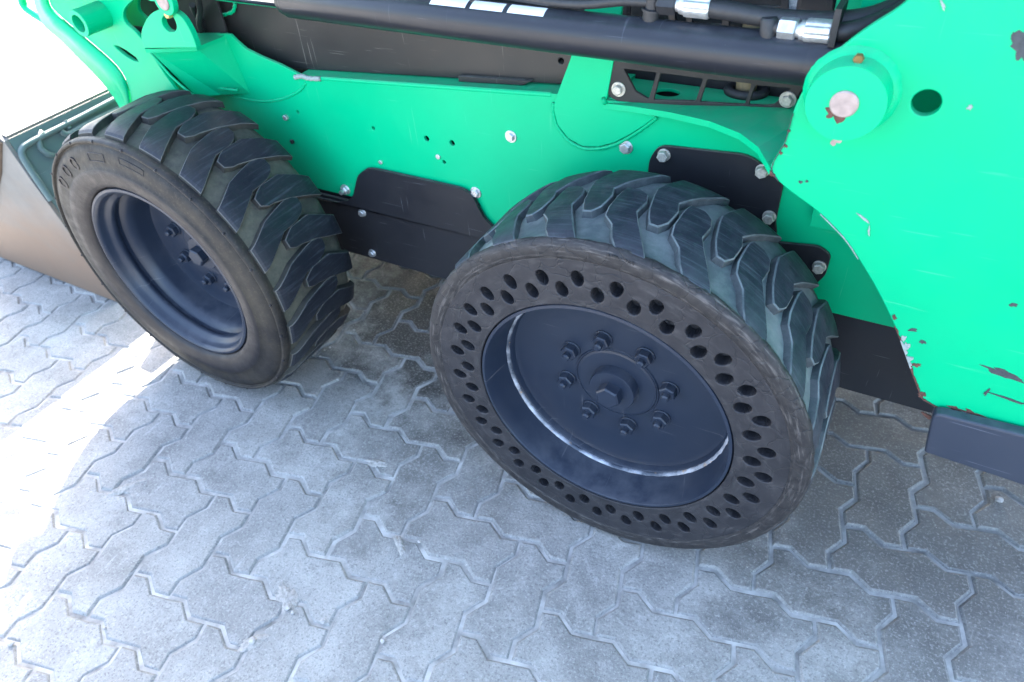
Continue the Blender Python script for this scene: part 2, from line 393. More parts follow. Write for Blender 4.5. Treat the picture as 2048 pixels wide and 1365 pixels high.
# one edge of the zigzag along +u (cross offset along v) and along +v (cross offset along u)
ZU = [(0, 0), (0.31, -0.095), (0.66, 0.095)]
ZV = [(0, 0), (0.095, 0.31), (-0.095, 0.68)]
def unit_edges(u0, v0, u1, v1):
    """zigzag polyline from node to node along a grid direction, end point excluded"""
    out = []
    if v0 == v1:
        st = 1 if u1 > u0 else -1
        for i in range(abs(u1-u0)):
            if st > 0: out += [(u0+i+a, v0+b) for a, b in ZU]
            else: out += [(u0-i, v0)] + [(u0-i-1+a, v0+b) for a, b in reversed(ZU[1:])]
    else:
        st = 1 if v1 > v0 else -1
        for i in range(abs(v1-v0)):
            if st > 0: out += [(u0+a, v0+i+b) for a, b in ZV]
            else: out += [(u0, v0-i)] + [(u0+a, v0-i-1+b) for a, b in reversed(ZV[1:])]
    return out
def inset(poly, d):
    n = len(poly); out = []
    ar = sum(poly[i][0]*poly[(i+1) % n][1]-poly[(i+1) % n][0]*poly[i][1] for i in range(n))
    sg = 1 if ar > 0 else -1
    for i in range(n):
        a, b, c = Vector(poly[i-1]), Vector(poly[i]), Vector(poly[(i+1) % n])
        e1 = (b-a).normalized(); e2 = (c-b).normalized()
        n1 = Vector((-e1.y, e1.x))*sg; n2 = Vector((-e2.y, e2.x))*sg
        m = (n1+n2); L = m.length
        m = m/L if L > 1e-6 else n1
        out.append(tuple(b+m*(d/max(0.4, m.dot(n1)))))
    return out
def paver_geo(w, h, seed=None):
    rng = random.Random(seed)
    o = unit_edges(0, 0, w, 0)+unit_edges(w, 0, w, h)+unit_edges(w, h, 0, h)+unit_edges(0, h, 0, 0)
    P = [(U*((u-w/2)*LC+(v-h/2)*LS), U*((u-w/2)*LS-(v-h/2)*LC)) for u, v in o]
    if seed is not None: P = [(a+rng.gauss(0, 0.0007), b+rng.gauss(0, 0.0007)) for a, b in P]
    rings = [(inset(P, 0.0020), -0.018), (inset(P, 0.0022), -0.0056), (inset(P, 0.0062), -0.0010), (inset(P, 0.0080), 0.0)]
    V, F, M = [], [], []; n = len(P)
    for ring, z in rings: V += [(x, y, z) for x, y in ring]
    for k in range(3):
        for i in range(n):
            j = (i+1) % n; F.append((k*n+i, k*n+j, (k+1)*n+j, (k+1)*n+i)); M.append(1)
    F.append(tuple(3*n+i for i in range(n))); M.append(0)
    return V, F, M
def pav_mesh(w, h, seed):
    V, F, M = paver_geo(w, h, seed); me = mesh('paver', V, F, False, M); me.materials.append(PAVER); me.materials.append(PAVEDGE); return me
PH, PV = [pav_mesh(2, 1, k) for k in range(6)], [pav_mesh(1, 2, 10+k) for k in range(6)]
spots = []
for c in range(-46, 26):
    for k in range(-26, 16):
        spots.append((-c+4*k+1.0, c+0.5, 0))       # lying brick: columns -c .. -c+2, row c
        spots.append((3-c+4*k+0.5, c+0.0, 1))      # standing brick: column 3-c, rows c-1 .. c+1
def project(x, y, z=0):
    d = np.array([x, y, z])-CAM; dep = d@fw
    if dep <= 0.05: return None
    return 1024+FPX*(d@rt2)/dep, 682.5+FPX*(d@dn2)/dep, dep
cand = []
for u, v, kx in spots:
    x, y = lat(u, v)
    if x < -7.5 or x > 3.2 or y < -2.6 or y > 4.6: continue
    q = project(x, y); vis = q is not None and -80 < q[0] < 2128 and -80 < q[1] < 1445
    under = (x > -1.5 and y > 0.9)
    cand.append((0 if (vis and not under) else 1, q[2] if q else 99, x, y, kx))
cand.sort()
geoH, geoV = paver_geo(2, 1), paver_geo(1, 2)
SV, SF, SM = [], [], []
for i, (hid, dep, x, y, kx) in enumerate(cand):
    rz = random.gauss(0, 0.005); rx = random.gauss(0, 0.0035); ry = random.gauss(0, 0.0035); dz = random.gauss(-0.0012, 0.0007)
    jx, jy = random.gauss(0, 0.0006), random.gauss(0, 0.0006)
    if i < 300 and not hid:
        o = bpy.data.objects.new('paver', (PV if kx else PH)[i*7 % 6]); COL.objects.link(o); o.parent = ground
        o.location = (x+jx, y+jy, min(dz, 0.0)); o.rotation_euler = (rx, ry, rz)
    else:
        gV, gF, gM = geoV if kx else geoH; off = len(SV)
        SV += [(a+x+jx, b+y+jy, d+dz) for a, b, d in gV]; SF += [tuple(t+off for t in f) for f in gF]; SM += gM
raw_obj('outlying_pavers', mesh('outlying_pavers', SV, SF, False, SM), [PAVER, PAVEDGE], ground, kind='stuff')

# ================================================================== THE MACHINE
ZC = 0.3576; XF = -1.07325
loader = empty('skid_steer_loader', (-0.45, 0.80, 0.0))
tag(loader, 'bright green compact skid steer loader with black lift cylinder and lugged tyres', 'loader')
LO3 = parent_off(loader)

# ---------------------------------------------------------------- wheels
def nut_mesh():
    a = g_hex(0.0155, 0.017); b = g_tube([(0, 0, 0), (0, -0.026, 0), (0, -0.029, 0)], [0.0075, 0.0075, 0.005], 12); c = g_disc(0.0175, 0.0008, -0.0025, 20)
    v, f = join_geo([a, b, c]); me = mesh('wheel_nut', v, f); me.materials.append(WHEELP); return me
def lug_mesh(name, rows, r_top, depth, ncol=4, cham=0.0030, side_slope=0.006, pitch_ref=0.0):
    """rows: (y, angle low, angle high) in degrees; r_top(y). Local frame: wheel centre, axis y"""
    rr = []
    for i in range(len(rows)-1):                         # refine
        (y0, a0, b0), (y1, a1, b1) = rows[i], rows[i+1]
        for k in range(2): rr.append((y0+(y1-y0)*k/2, a0+(a1-a0)*k/2, b0+(b1-b0)*k/2))
    rr.append(rows[-1]); n = len(rr); V, F, M = [], [], []
    def pt(y, a, r): return (r*math.cos(R(a)), y, r*math.sin(R(a)))
    cy = sum(q[0] for q in rr)/n
    dA = math.degrees(cham/0.35); dS = math.degrees(side_slope/0.35)
    y0, y1 = rr[0][0], rr[-1][0]
    # top grid
    for i, (y, a, b) in enumerate(rr):
        yy = min(max(y, y0+cham), y1-cham)
        for k in range(ncol+1):
            u = k/ncol; ang = (a+dA)+((b-dA)-(a+dA))*u if b-a > 2.2*dA else (a+b)/2+(u-0.5)*0.2
            V.append(pt(yy, ang, r_top(y)))
    W_ = ncol+1
    for i in range(n-1):
        for k in range(ncol):
            F.append((i*W_+k, i*W_+k+1, (i+1)*W_+k+1, (i+1)*W_+k)); M.append(0)
    ring = [k for k in range(W_)]+[i*W_+ncol for i in range(1, n)]+[(n-1)*W_+k for k in range(ncol-1, -1, -1)]+[i*W_ for i in range(n-2, 0, -1)]
    def ringpts(ex, dr, ey):
        out = []
        for idx in ring:
            i, k = divmod(idx, W_); y, a, b = rr[i]
            u = k/ncol; lo, hi = a-ex, b+ex
            ang = lo+(hi-lo)*u if b-a > 0.5 or ex else (a+b)/2
            yy = y+(ey if i == n-1 else (-ey if i == 0 else 0))
            out.append(pt(yy, ang, r_top(y)-dr))
        return out
    b1 = len(V); V += ringpts(0, cham*0.8, 0); b2 = len(V); V += ringpts(dS, depth, side_slope*0.6)
    L = len(ring)
    for j in range(L):
        j2 = (j+1) % L
        F.append((ring[j], ring[j2], b1+j2, b1+j)); M.append(1)
        F.append((b1+j, b1+j2, b2+j2, b2+j)); M.append(2)
    me = mesh(name, V, F, True, M); me.set_sharp_from_angle(angle=R(13))
    return me
def bend_text(body, size, depth, rad, ang_deg, y_face, xs=1.0):
    """raised letters on a sidewall facing -y, reading clockwise outward"""
    me = text_mesh(body, size, depth)
    for v in me.vertices:
        x, h, d = v.co; x *= xs; a = R(ang_deg)-x/rad; r = rad+h
        v.co = (r*math.cos(a), y_face-d, r*math.sin(a))
    return me

NUT = nut_mesh()
def radial(name, me, parent, ang, r, y):
    o = bpy.data.objects.new(name, me); COL.objects.link(o); o.parent = parent
    o.location = (r*math.cos(ang), y, r*math.sin(ang)); o.rotation_euler = (0, random.uniform(0, 1.0), 0)
    return o

def rear_wheel():
    rim_prof = [(0.2175, 0.262), (0.2335, 0.255), (0.2335, 0.004), (0.2325, 0.0008), (0.2275, 0.0), (0.2262, 0.003), (0.2225, 0.030), (0.2170, 0.060), (0.2150, 0.066),
                (0.2118, 0.0685), (0.2095, 0.073), (0.2080, 0.083), (0.200, 0.0862), (0.15, 0.0862), (0.0810, 0.0862), (0.0795, 0.0835), (0.0775, 0.0835), (0.0765, 0.0880), (0.0460, 0.0880), (0.0002, 0.0880)]
    V, F = g_lathe(rim_prof, 128)
    me = mesh('wheel', V, F, True)
    w = raw_obj('wheel', me, WHEELP, loader, (LO3[0], LO3[1], ZC+LO3[2]))
    # split normals by angle so the lip and the disc stay crisp
    for q in me.polygons: q.use_smooth = True
    try: me.set_sharp_from_angle(angle=R(28))
    except Exception: pass
    v, f = join_geo([g_disc(0.0765, 0.0878, 0.0822, 72, 0.12)]); c = raw_obj('hub_plate', mesh('hub_plate', v, f), WHEELP, w)
    v, f = g_lathe([(0.0001, 0.090), (0.0440, 0.085), (0.0435, 0.064), (0.0420, 0.0615), (0.0001, 0.0615)], 64)
    c = raw_obj('hub_cap', mesh('hub_cap', v, f, True), WHEELP, w)
    try: c.data.set_sharp_from_angle(angle=R(30))
    except Exception: pass
    v, f = join_geo([g_hex(0.0235, 0.021)]); b = raw_obj('hub_bolt', mesh('hub_bolt', v, f), WHEELP, w, (0, 0.0618, 0)); b.rotation_euler = (0, 0.3, 0)
    # worn weld bead inside the barrel
    def jw(a, i, r, y): return (0.0012*noise.noise(Vector((math.cos(a)*40, math.sin(a)*40, i))), 0)
    V, F = g_lathe([(0.2155, 0.0625), (0.2128, 0.0645), (0.2112, 0.0680), (0.2122, 0.0720)], 220, jw)
    bead = raw_obj('weld_bead', mesh('weld_bead', V, F, True), WELD, w)
    for k in range(8): radial('wheel_nut', NUT, w, R(15+45*k), 0.1019, 0.0852).data
    # tyre: sidewall ring with the two rows of teardrop apertures, all of them real recesses
    holes = []
    def tear(a, r, pointed_in):
        pts = []
        for k in range(14):
            q = 2*math.pi*k/14; rad = 0.0125*(1.0+(0.30 if True else 0)*max(0, math.cos(q))**3)
            u, v = math.cos(q)*rad*(1 if not pointed_in else -1), math.sin(q)*rad*0.86
            rr_, aa = r+u, a+v/r
            pts.append((rr_*math.cos(aa), rr_*math.sin(aa)))
        return pts
    P = 2*math.pi/29
    for k in range(29):
        holes.append(tear(R(96.3)+k*P+random.gauss(0, 0.004), 0.2875+random.gauss(0, 0.0006), True))
        holes.append(tear(R(90.15)+k*P+random.gauss(0, 0.004), 0.2625+random.gauss(0, 0.0006), False))
    holes.append(circle(0, 0, 0.2352, 120))
    sw = plate('sidewall', circle(0, 0, 0.322, 150), -0.0008, 0.060, R_SIDE, w, holes, bev=0.0022)
    sw['label'] = 'outer tyre sidewall pierced by two rows of teardrop holes'
    V, F = g_lathe([(0.2345, 0.022), (0.322, 0.022)], 96); raw_obj('cavity_wall', mesh('cavity_wall', V, F), R_SIDE, w)
    def jt(a, i, r, y):
        v = Vector((math.cos(a)*3.0, math.sin(a)*3.0, i*0.35))
        n1 = noise.noise(v); n2 = noise.noise(v*7.3); n3 = noise.noise(v*23)
        k = 1.0 if 5 <= i <= 9 else 0.2
        return ((0.0018*n1+0.0010*n2+0.0012*n3)*k, (0.0009*n2+0.0011*n3)*k)
    prof = [(0.318, 0.004), (0.3215, -0.0012), (0.327, -0.0020), (0.3335, -0.0030), (0.3395, -0.0024), (0.3450, -0.0010), (0.3495, 0.0035), (0.3520, 0.0095), (0.3500, 0.0140), (0.3470, 0.0190),
            (0.3440, 0.030), (0.3440, 0.13), (0.3405, 0.210), (0.331, 0.240), (0.312, 0.254), (0.285, 0.262), (0.25, 0.262), (0.232, 0.255)]
    V, F = g_lathe(prof, 300, jt)
    M = []
    n = len(prof)
    for k in range(300):
        for i in range(n-1): M.append(0 if i < 8 else 1)
    me = mesh('tyre', V, F, True, M)
    ty = raw_obj('tyre', me, [R_SHOULDER, R_GROOVE], w); ty['label'] = 'solid rubber tyre with torn shoulder edge'
    def rt_(y): return np.interp(y, [-0.004, 0.003, 0.010, 0.022, 0.05, 0.19, 0.225, 0.245], [0.340, 0.3475, 0.3528, 0.3556, 0.3563, 0.3555, 0.3500, 0.340]).item()
    LUGO = [(0.003, 61.3, 68.9), (0.009, 62.0, 69.7), (0.025, 63.6, 71.6), (0.055, 66.2, 73.6), (0.075, 68.0, 76.6), (0.10, 69.9, 77.4), (0.132, 69.4, 77.3), (0.150, 70.2, 77.1), (0.163, 72.6, 76.4)]
    LUGI = [(0.080, 80.3, 82.7), (0.098, 78.7, 83.9), (0.116, 78.4, 84.9), (0.133, 78.2, 85.4), (0.154, 79.2, 86.0), (0.175, 77.2, 86.3), (0.205, 73.2, 84.4), (0.224, 70.8, 83.0), (0.240, 69.2, 81.8)]
    mo, mi = lug_mesh('tread_block', LUGO, rt_, 0.0135, 5, 0.0022, 0.0025), lug_mesh('tread_block', LUGI, rt_, 0.0135, 5, 0.0022, 0.0025)
    for me in (mo, mi):
        for m in (R_LUG, R_EDGE, R_WALL): me.materials.append(m)
    for k in range(21):
        for me in (mo, mi):
            o = bpy.data.objects.new('tread_block', me); COL.objects.link(o); o.parent = w; o.rotation_euler = (0, -2*math.pi*k/21+random.gauss(0, 0.004), 0)
    me = bend_text('AJ7N-283', 0.0105, 0.0006, 0.3385, 84, -0.0018); raw_obj('raised_lettering', me, R_SHOULDER, w)
    return w

def front_wheel():
    rim_prof = [(0.205, 0.215), (0.226, 0.212), (0.226, -0.012), (0.2285, -0.018), (0.2270, -0.0235), (0.2215, -0.0245), (0.2165, -0.0215), (0.2140, -0.0150), (0.2125, -0.006),
                (0.2090, 0.000), (0.2020, 0.004), (0.1985, 0.011), (0.1995, 0.018), (0.2045, 0.024), (0.2040, 0.031), (0.1960, 0.037), (0.1890, 0.046), (0.1850, 0.060), (0.1840, 0.085),
                (0.1800, 0.098), (0.1600, 0.103), (0.130, 0.100), (0.0790, 0.100), (0.0780, 0.098), (0.0770, 0.098), (0.0760, 0.102), (0.0002, 0.102)]
    V, F = g_lathe(rim_prof, 128); me = mesh('wheel', V, F, True)
    w = raw_obj('wheel', me, WHEELP, loader, (LO3[0]+XF, LO3[1], ZC+LO3[2]))
    try: me.set_sharp_from_angle(angle=R(40))
    except Exception: pass
    v, f = g_disc(0.0765, 0.1018, 0.0962, 72, 0.12); raw_obj('hub_plate', mesh('hub_plate', v, f), WHEELP, w)
    v, f = g_lathe([(0.0001, 0.102), (0.0440, 0.0965), (0.0435, 0.0800), (0.0420, 0.078), (0.0001, 0.078)], 64)
    c = raw_obj('hub_cap', mesh('hub_cap', v, f, True), WHEELP, w)
    try: c.data.set_sharp_from_angle(angle=R(30))
    except Exception: pass
    v, f = g_hex(0.0235, 0.021); b = raw_obj('hub_bolt', mesh('hub_bolt', v, f), WHEELP, w, (0, 0.0782, 0)); b.rotation_euler = (0, 0.15, 0)
    for k in range(8): radial('wheel_nut', NUT, w, R(24+45*k), 0.1019, 0.0992)
    # pneumatic tyre carcass with a rib line round the shoulder
    def jt(a, i, r, y):
        v = Vector((math.cos(a)*3.0, math.sin(a)*3.0, i*0.3)); n1 = noise.noise(v); n2 = noise.noise(v*6)
        return (0.0006*n1+0.0005*n2, 0.0008*n1+0.0005*n2)
    prof = [(0.224, 0.0), (0.2285, -0.010), (0.2300, -0.0200), (0.2345, -0.0270), (0.243, -0.0315), (0.262, -0.0345), (0.2785, -0.0352), (0.2805, -0.0325), (0.300, -0.0330), (0.316, -0.0295), (0.3280, -0.0240),
            (0.3318, -0.0185), (0.3326, -0.0245), (0.3350, -0.0278), (0.3395, -0.0262), (0.3420, -0.0205), (0.3425, -0.012), (0.3400, -0.004),
            (0.3420, 0.008), (0.3425, 0.11), (0.3405, 0.195), (0.330, 0.214), (0.305, 0.226), (0.265, 0.228), (0.235, 0.214), (0.224, 0.205)]
    V, F = g_lathe(prof, 200, jt); n = len(prof); M = []
    for k in range(200):
        for i in range(n-1): M.append(0 if i < 6 else (1 if i < 17 else 2))
    # rubber nubs on the rib
    for k in range(24):
        a = 2*math.pi*(k+0.3)/24; ca, sa = math.cos(a), math.sin(a)
        gv, gf = g_tube([(0.3375*ca, -0.0245, 0.3375*sa), (0.3385*ca, -0.0285, 0.3385*sa), (0.3387*ca, -0.0290, 0.3387*sa)], [0.0034, 0.0028, 0.001], 8)
        off = len(V); V += [tuple(q) for q in gv]; F += [tuple(i+off for i in q) for q in gf]; M += [0]*len(gf)
    me = mesh('tyre', V, F, True, M)
    ty = raw_obj('tyre', me, [F_SIDE, F_MUD, F_GROOVE], w); ty['label'] = 'pneumatic tyre with mud dried on its sidewall'
    def rt_(y): return np.interp(y, [-0.012, -0.004, 0.008, 0.03, 0.185, 0.208, 0.224], [0.3450, 0.3515, 0.3552, 0.3564, 0.3560, 0.3520, 0.344]).item()
    LUGO = [(-0.008, 48.8, 58.0), (0.004, 49.6, 58.8), (0.028, 51.8, 60.8), (0.052, 54.0, 62.8), (0.079, 56.4, 63.8), (0.108, 56.6, 64.6), (0.124, 56.9, 64.9), (0.143, 58.2, 64.3), (0.155, 60.1, 63.0)]
    LUGI = [(0.069, 51.0, 54.2), (0.086, 49.7, 55.7), (0.100, 49.5, 56.6), (0.139, 47.9, 56.7), (0.153, 47.0, 56.6), (0.186, 44.8, 53.6), (0.214, 42.8, 50.8), (0.221, 42.3, 50.2)]
    mo, mi = lug_mesh('tread_block', LUGO, rt_, 0.0150, 5, 0.0016, 0.0022), lug_mesh('tread_block', LUGI, rt_, 0.0150, 5, 0.0016, 0.0022)
    for me in (mo, mi):
        for m in (F_LUG, F_EDGE, F_WALL): me.materials.append(m)
    for k in range(22):
        for me in (mo, mi):
            o = bpy.data.objects.new('tread_block', me); COL.objects.link(o); o.parent = w; o.rotation_euler = (0, -2*math.pi*k/22+random.gauss(0, 0.003), 0)
    for ch, a in (('0', 115.0), ('0', 125.4), ('0', 136.0)):
        me = bend_text(ch, 0.042, 0.0016, 0.286, a, -0.0325, 1.4); raw_obj('raised_lettering', me, F_SIDE, w)
    # small raised maker's panels, their print too worn to read
    for a0, a1, r0, r1 in ((91, 101, 0.298, 0.314), (70, 82, 0.306, 0.318)):
        N = 10; pts = [(r, R(a0+(a1-a0)*k/N)) for r in (r0,) for k in range(N+1)]+[(r1, R(a1-(a1-a0)*k/N)) for k in range(N+1)]
        path = [(r*math.cos(a), -0.0330+(r-0.300)*0.22, r*math.sin(a)) for r, a in pts]; path.append(path[0])
        gv, gf = g_tube(path, 0.0011, 6, False); raw_obj('raised_panel', mesh('raised_panel', gv, gf), F_SIDE, w)
    return w
def m_weld():
    m, t, p = new_mat('worn_weld_bead')
    c = mix(t, ramp(t, pos_noise(t, 16, 5), 0.40, 0.62), (0.05, 0.06, 0.08), (0.42, 0.43, 0.47))
    c = mix(t, ramp(t, pos_noise(t, 34, 4), 0.60, 0.68), c, (0.40, 0.24, 0.12))
    c = mix(t, ramp(t, pos_noise(t, 13, 3), 0.66, 0.69), c, (0.01, 0.30, 0.20))
    setc(t, p, c); p.inputs['Roughness'].default_value = 0.5; p.inputs['Metallic'].default_value = 0.3
    return m
WELD = m_weld()
rw = rear_wheel(); rw['label'] = 'rear wheel with airless tyre, holes in its sidewall'
fwh = front_wheel(); fwh['label'] = 'front wheel with deep dished rim'
def copy_tree(o, parent):
    c = o.copy(); COL.objects.link(c); c.parent = parent
    for ch in list(o.children): copy_tree(ch, c)
    return c
for o in (rw, fwh):
    c = copy_tree(o, loader); c.location.y = 1.60+LO3[1]; c.rotation_euler = (0, 0, math.pi)
    if 'label' in c: del c['label']

# ---------------------------------------------------------------- side of the frame
YB, YT = 0.33, 0.15
def lp(name, outline, y, t, mat, holes=(), bev=0.0012, parent=loader):
    return plate(name, outline, y, t, mat, parent, holes, bev, 2, parent_off(loader) if parent is loader else (0, 0, 0))
def topz(x): return 0.7265+0.0700*(x+0.789)
def bolt(px, py, y, hex_r, h=0.008, washer=None, mat=ZINC, stud=0, parent=None):
    p = W(px, py, y=y-h*0.5)
    parts = [g_hex(hex_r, h)]
    if washer: parts.append(g_disc(washer, 0.0005, -0.0022, 24))
    if stud: parts.append(g_tube([(0, 0, 0), (0, -h-stud, 0)], hex_r*0.5, 10))
    v, f = join_geo(parts); o = raw_obj('bolt', mesh('bolt', v, f), mat, loader, (p.x+LO3[0], y+LO3[1], p.z+LO3[2])); o.rotation_euler = (random.uniform(-.03, .03), random.uniform(0, 1), random.uniform(-.03, .03))
    return o
front_curve = [(607, 158), (585, 143), (560, 130), (520, 113), (490, 98), (472, 82), (460, 70), (450, 68)]
fc = [(W(a, b, y=YB).x, W(a, b, y=YB).z) for a, b in front_curve]
hol = []
for px, py, r in ((746, 257, 0.0042), (853, 278, 0.0062), (904, 287, 0.0062), (888, 325, 0.0042), (957, 410, 0.004), (595, 225, 0.0042), (717, 377, 0.0045)):
    q = W(px, py, y=YB); hol.append(circle(q.x, q.z, r, 14))
zb = 0.437
out = [(-1.30, zb), (0.80, zb), (0.80, 0.764)]
out += [(-0.105, 0.764), (-0.115, topz(-0.12)), (W(1110, 190, y=YB).x, topz(W(1110, 190, y=YB).x))]
out += [(fc[0][0], topz(fc[0][0]))]+fc[1:]+[tuple(W(420, 70, y=YB).xz), tuple(W(330, 110, y=YB).xz), (-1.30, 0.70)]
lp('side_panel', out, YB, 0.008, GREEN, hol, 0.0015)
x0 = fc[0][0]
# folded top ledge behind the panel edge, dusty
def strip(name, A, B, mat, thick=0.006, parent=loader, smooth=False, nrm=None):
    """sheet between two point rows with real thickness"""
    A = [Vector(a) for a in A]; B = [Vector(b) for b in B]; n = len(A)
    V = A+B; V2 = []
    nn = nrm
    if nn is None:
        nn = (A[-1]-A[0]).cross(B[0]-A[0]).normalized()
    nn = Vector(nn)
    V2 = [v-nn*thick for v in V]; F = []
    for i in range(n-1): F += [(i, i+1, n+i+1, n+i), (2*n+i, 3*n+i, 3*n+i+1, 2*n+i+1), (i, 2*n+i, 2*n+i+1, i+1), (n+i, n+i+1, 3*n+i+1, 3*n+i)]
    F += [(0, n, 3*n, 2*n), (n-1, 2*n+n-1, 3*n+n-1, n+n-1)]
    return raw_obj(name, mesh(name, V+V2, F, smooth), mat, parent, parent_off(parent) if parent is loader else (0, 0, 0))
strip('top_ledge', [(x0-0.02, YB+0.001, topz(x0-0.02)-0.001), (-0.12, YB+0.001, topz(-0.12)-0.001)], [(x0-0.02, 0.44, topz(x0-0.02)-0.001), (-0.12, 0.44, topz(-0.12)-0.001)], GREEN, 0.006, nrm=(0, 0, 1))
# rounded fold along the edge
tube('folded_edge', [(x0, YB+0.004, topz(x0)-0.0035), (-0.236, YB+0.004, topz(-0.236)-0.0035)], 0.0052, GREEN, loader, 14, LO3)

# raised front part of the fender: shelf, slanting face and lug
ZS = 0.789
SH = [W(392, 95, z=ZS), W(450, 72, z=ZS), W(440, 66, z=ZS), W(390, 66, z=ZS), W(288, 88, z=ZS), W(290, 99, z=ZS)]
v = SH+[q-Vector((0, 0, 0.008)) for q in SH]; n = len(SH)
raw_obj('fender_shelf', mesh('fender_shelf', v, [tuple(range(n)), tuple(range(2*n-1, n-1, -1))]+[(i, (i+1) % n, n+(i+1) % n, n+i) for i in range(n)]), GREEN, loader, LO3)
def poly_obj(name, pts, thick, nrm, mat, parent=loader):
    nn = Vector(nrm).normalized(); v = [Vector(q) for q in pts]; n = len(v); v = v+[q-nn*thick for q in v]
    return raw_obj(name, mesh(name, v, [tuple(range(n)), tuple(range(2*n-1, n-1, -1))]+[(i, (i+1) % n, n+(i+1) % n, n+i) for i in range(n)]), mat, parent, LO3)
crease_b = W(500, 187, y=YB)
fa = W(300, 99, z=ZS-0.004); fb = W(392, 96, z=ZS-0.004); fcx = W(450, 74, y=YB)
strip('fender_face', [W(294, 97, z=ZS-0.004), fb, fcx], [W(394, 194, y=0.268), W(442, 190, y=0.304), crease_b], GREEN, 0.006, nrm=(0.4, -0.85, 0.2))
lp('arm_inner_cover', [(-1.37, 0.72), (-1.05, 0.76), (-1.05, 0.93), (-1.37, 0.93)], 0.343, 0.006, DARK)
# curved flange in front of that face
fl = [(296, 96), (318, 122), (342, 150), (366, 172), (392, 192), (410, 205)]
strip('fender_flange', [W(a, b, y=0.236) for a, b in fl], [W(a+3, b+1, y=0.30) for a, b in fl], GREEN, 0.005, smooth=True)
# lug that carries the rod end of the lift cylinder
YL = 0.213
lug = spline([W(a, b, y=YL).xz for a, b in [(289, 97), (283, 80), (283, 62), (291, 42), (303, 27), (322, 19), (345, 22), (364, 36), (378, 58), (388, 80), (393, 96)]], 4)
slot = spline([W(a, b, y=YL).xz for a, b in [(331, 30), (324, 38), (326, 52), (336, 63), (348, 64), (353, 56), (350, 42), (341, 29)]], 4, True)
lp('cylinder_lug', lug, YL, 0.014, GREEN, [slot], 0.0015)
# weld seams on the frame
def seam(name, pts, y, r, mat=GREEN):
    P = spline([tuple(W(a, b, y=y)) for a, b in pts], 8)
    v, f = g_tube(P, [r*(1+0.18*math.sin(i*1.9)) for i in range(len(P))], 8); return raw_obj(name, mesh(name, v, f, True), mat, loader, LO3)
seam('weld_seam', [(388, 180), (430, 183), (480, 196), (525, 203), (565, 198), (598, 183), (612, 166)], YB, 0.0030)
seam('weld_seam', [(360, 166), (400, 171), (440, 177), (475, 181)], 0.30, 0.0030)
seam('weld_seam', [(590, 155), (604, 153), (618, 157), (640, 158)], YB-0.002, 0.0050, CHIPW)

# green upright bracket plate welded on the panel
YU = YB-0.008
up = [W(a, b, y=YU).xz for a, b in [(1192, -60), (1255, -60), (1230, 105), (1214, 195), (1212, 200)]]
up += [W(a, b, y=YU).xz for a, b in [(1312, 234), (1290, 250), (1262, 268), (1228, 286), (1196, 294), (1165, 293), (1136, 277), (1115, 250), (1108, 222), (1109, 203), (1140, 120)]]
lp('upright_bracket', up, YU, 0.0078, GREEN, (), 0.0012)
seam('weld_seam', [(1108, 206), (1107, 222), (1114, 250), (1135, 279), (1165, 296), (1198, 297), (1230, 289), (1264, 271), (1292, 252), (1314, 235)], YB-0.002, 0.0036)

# louvred cover with four openings
YG = YB-0.006
G = [(1223, 108), (1215, 186), (1222, 197), (1237, 203), (1330, 211), (1430, 217), (1540, 223), (1572, 222), (1588, 212), (1597, 190), (1640, 130)]
gl = rnd([W(a, b, y=YG).xz for a, b in G], 0.004, 3)
def gh(pts): return rnd([W(a, b, y=YG).xz for a, b in pts], 0.003, 3)
holes = [gh([(1247, 138), (1313, 146), (1297, 199), (1271, 184)]), gh([(1321, 147), (1406, 158), (1391, 203), (1307, 201)]),
         gh([(1415, 159), (1503, 168), (1489, 210), (1400, 205)]), gh([(1511, 171), (1583, 178), (1548, 210), (1531, 212), (1497, 210)])]
lp('vent_cover', gl, YG, 0.006, PLASTIC, holes, 0.001)
bolt(1235, 181, YG, 0.0085, 0.010, 0.0125, ZINCD); bolt(1574, 202, YG, 0.0085, 0.010, 0.0125, ZINCD)
# inside: shelf with holes, rubber ring and post
SZ = 0.768
sh = [(-0.14, YB+0.010), (0.30, YB+0.010), (0.30, 0.432), (-0.14, 0.432)]
hz = W(1335, 185, z=SZ); rg = W(1492, 186, z=SZ)
def flat_plate_z(name, outline, z, t, mat, holes=()):
    o = plate(name, [(a, b) for a, b in outline], 0, t, mat, loader, holes, 0.001, 1)
    for vv in o.data.vertices: x, y, zz = vv.co; vv.co = (x, zz, z-y)
    o.data.flip_normals(); o.location = LO3; return o
el = lambda cx, cy, a, b, n=24: [(cx+a*math.cos(2*math.pi*k/n), cy+b*math.sin(2*math.pi*k/n)) for k in range(n)]
flat_plate_z('inner_shelf', sh, SZ, 0.006, GREEN, [el(hz.x, hz.y, 0.022, 0.016), el(rg.x, rg.y, 0.026, 0.020)])
def ringz(cx, cy, z, ra, rb, r, n=36):
    P = [(cx+ra*math.cos(2*math.pi*k/n), cy+rb*math.sin(2*math.pi*k/n), z) for k in range(n+1)]
    return g_tube(P, r, 10, False)
v, f = ringz(rg.x, rg.y, SZ+0.004, 0.030, 0.024, 0.008); raw_obj('rubber_grommet', mesh('rubber_grommet', v, f, True), HOSE, loader, LO3)
tube('hydraulic_post', [(rg.x, rg.y, SZ-0.05), (rg.x-0.004, rg.y+0.004, SZ+0.12)], 0.017, TAN, loader, 20, LO3)
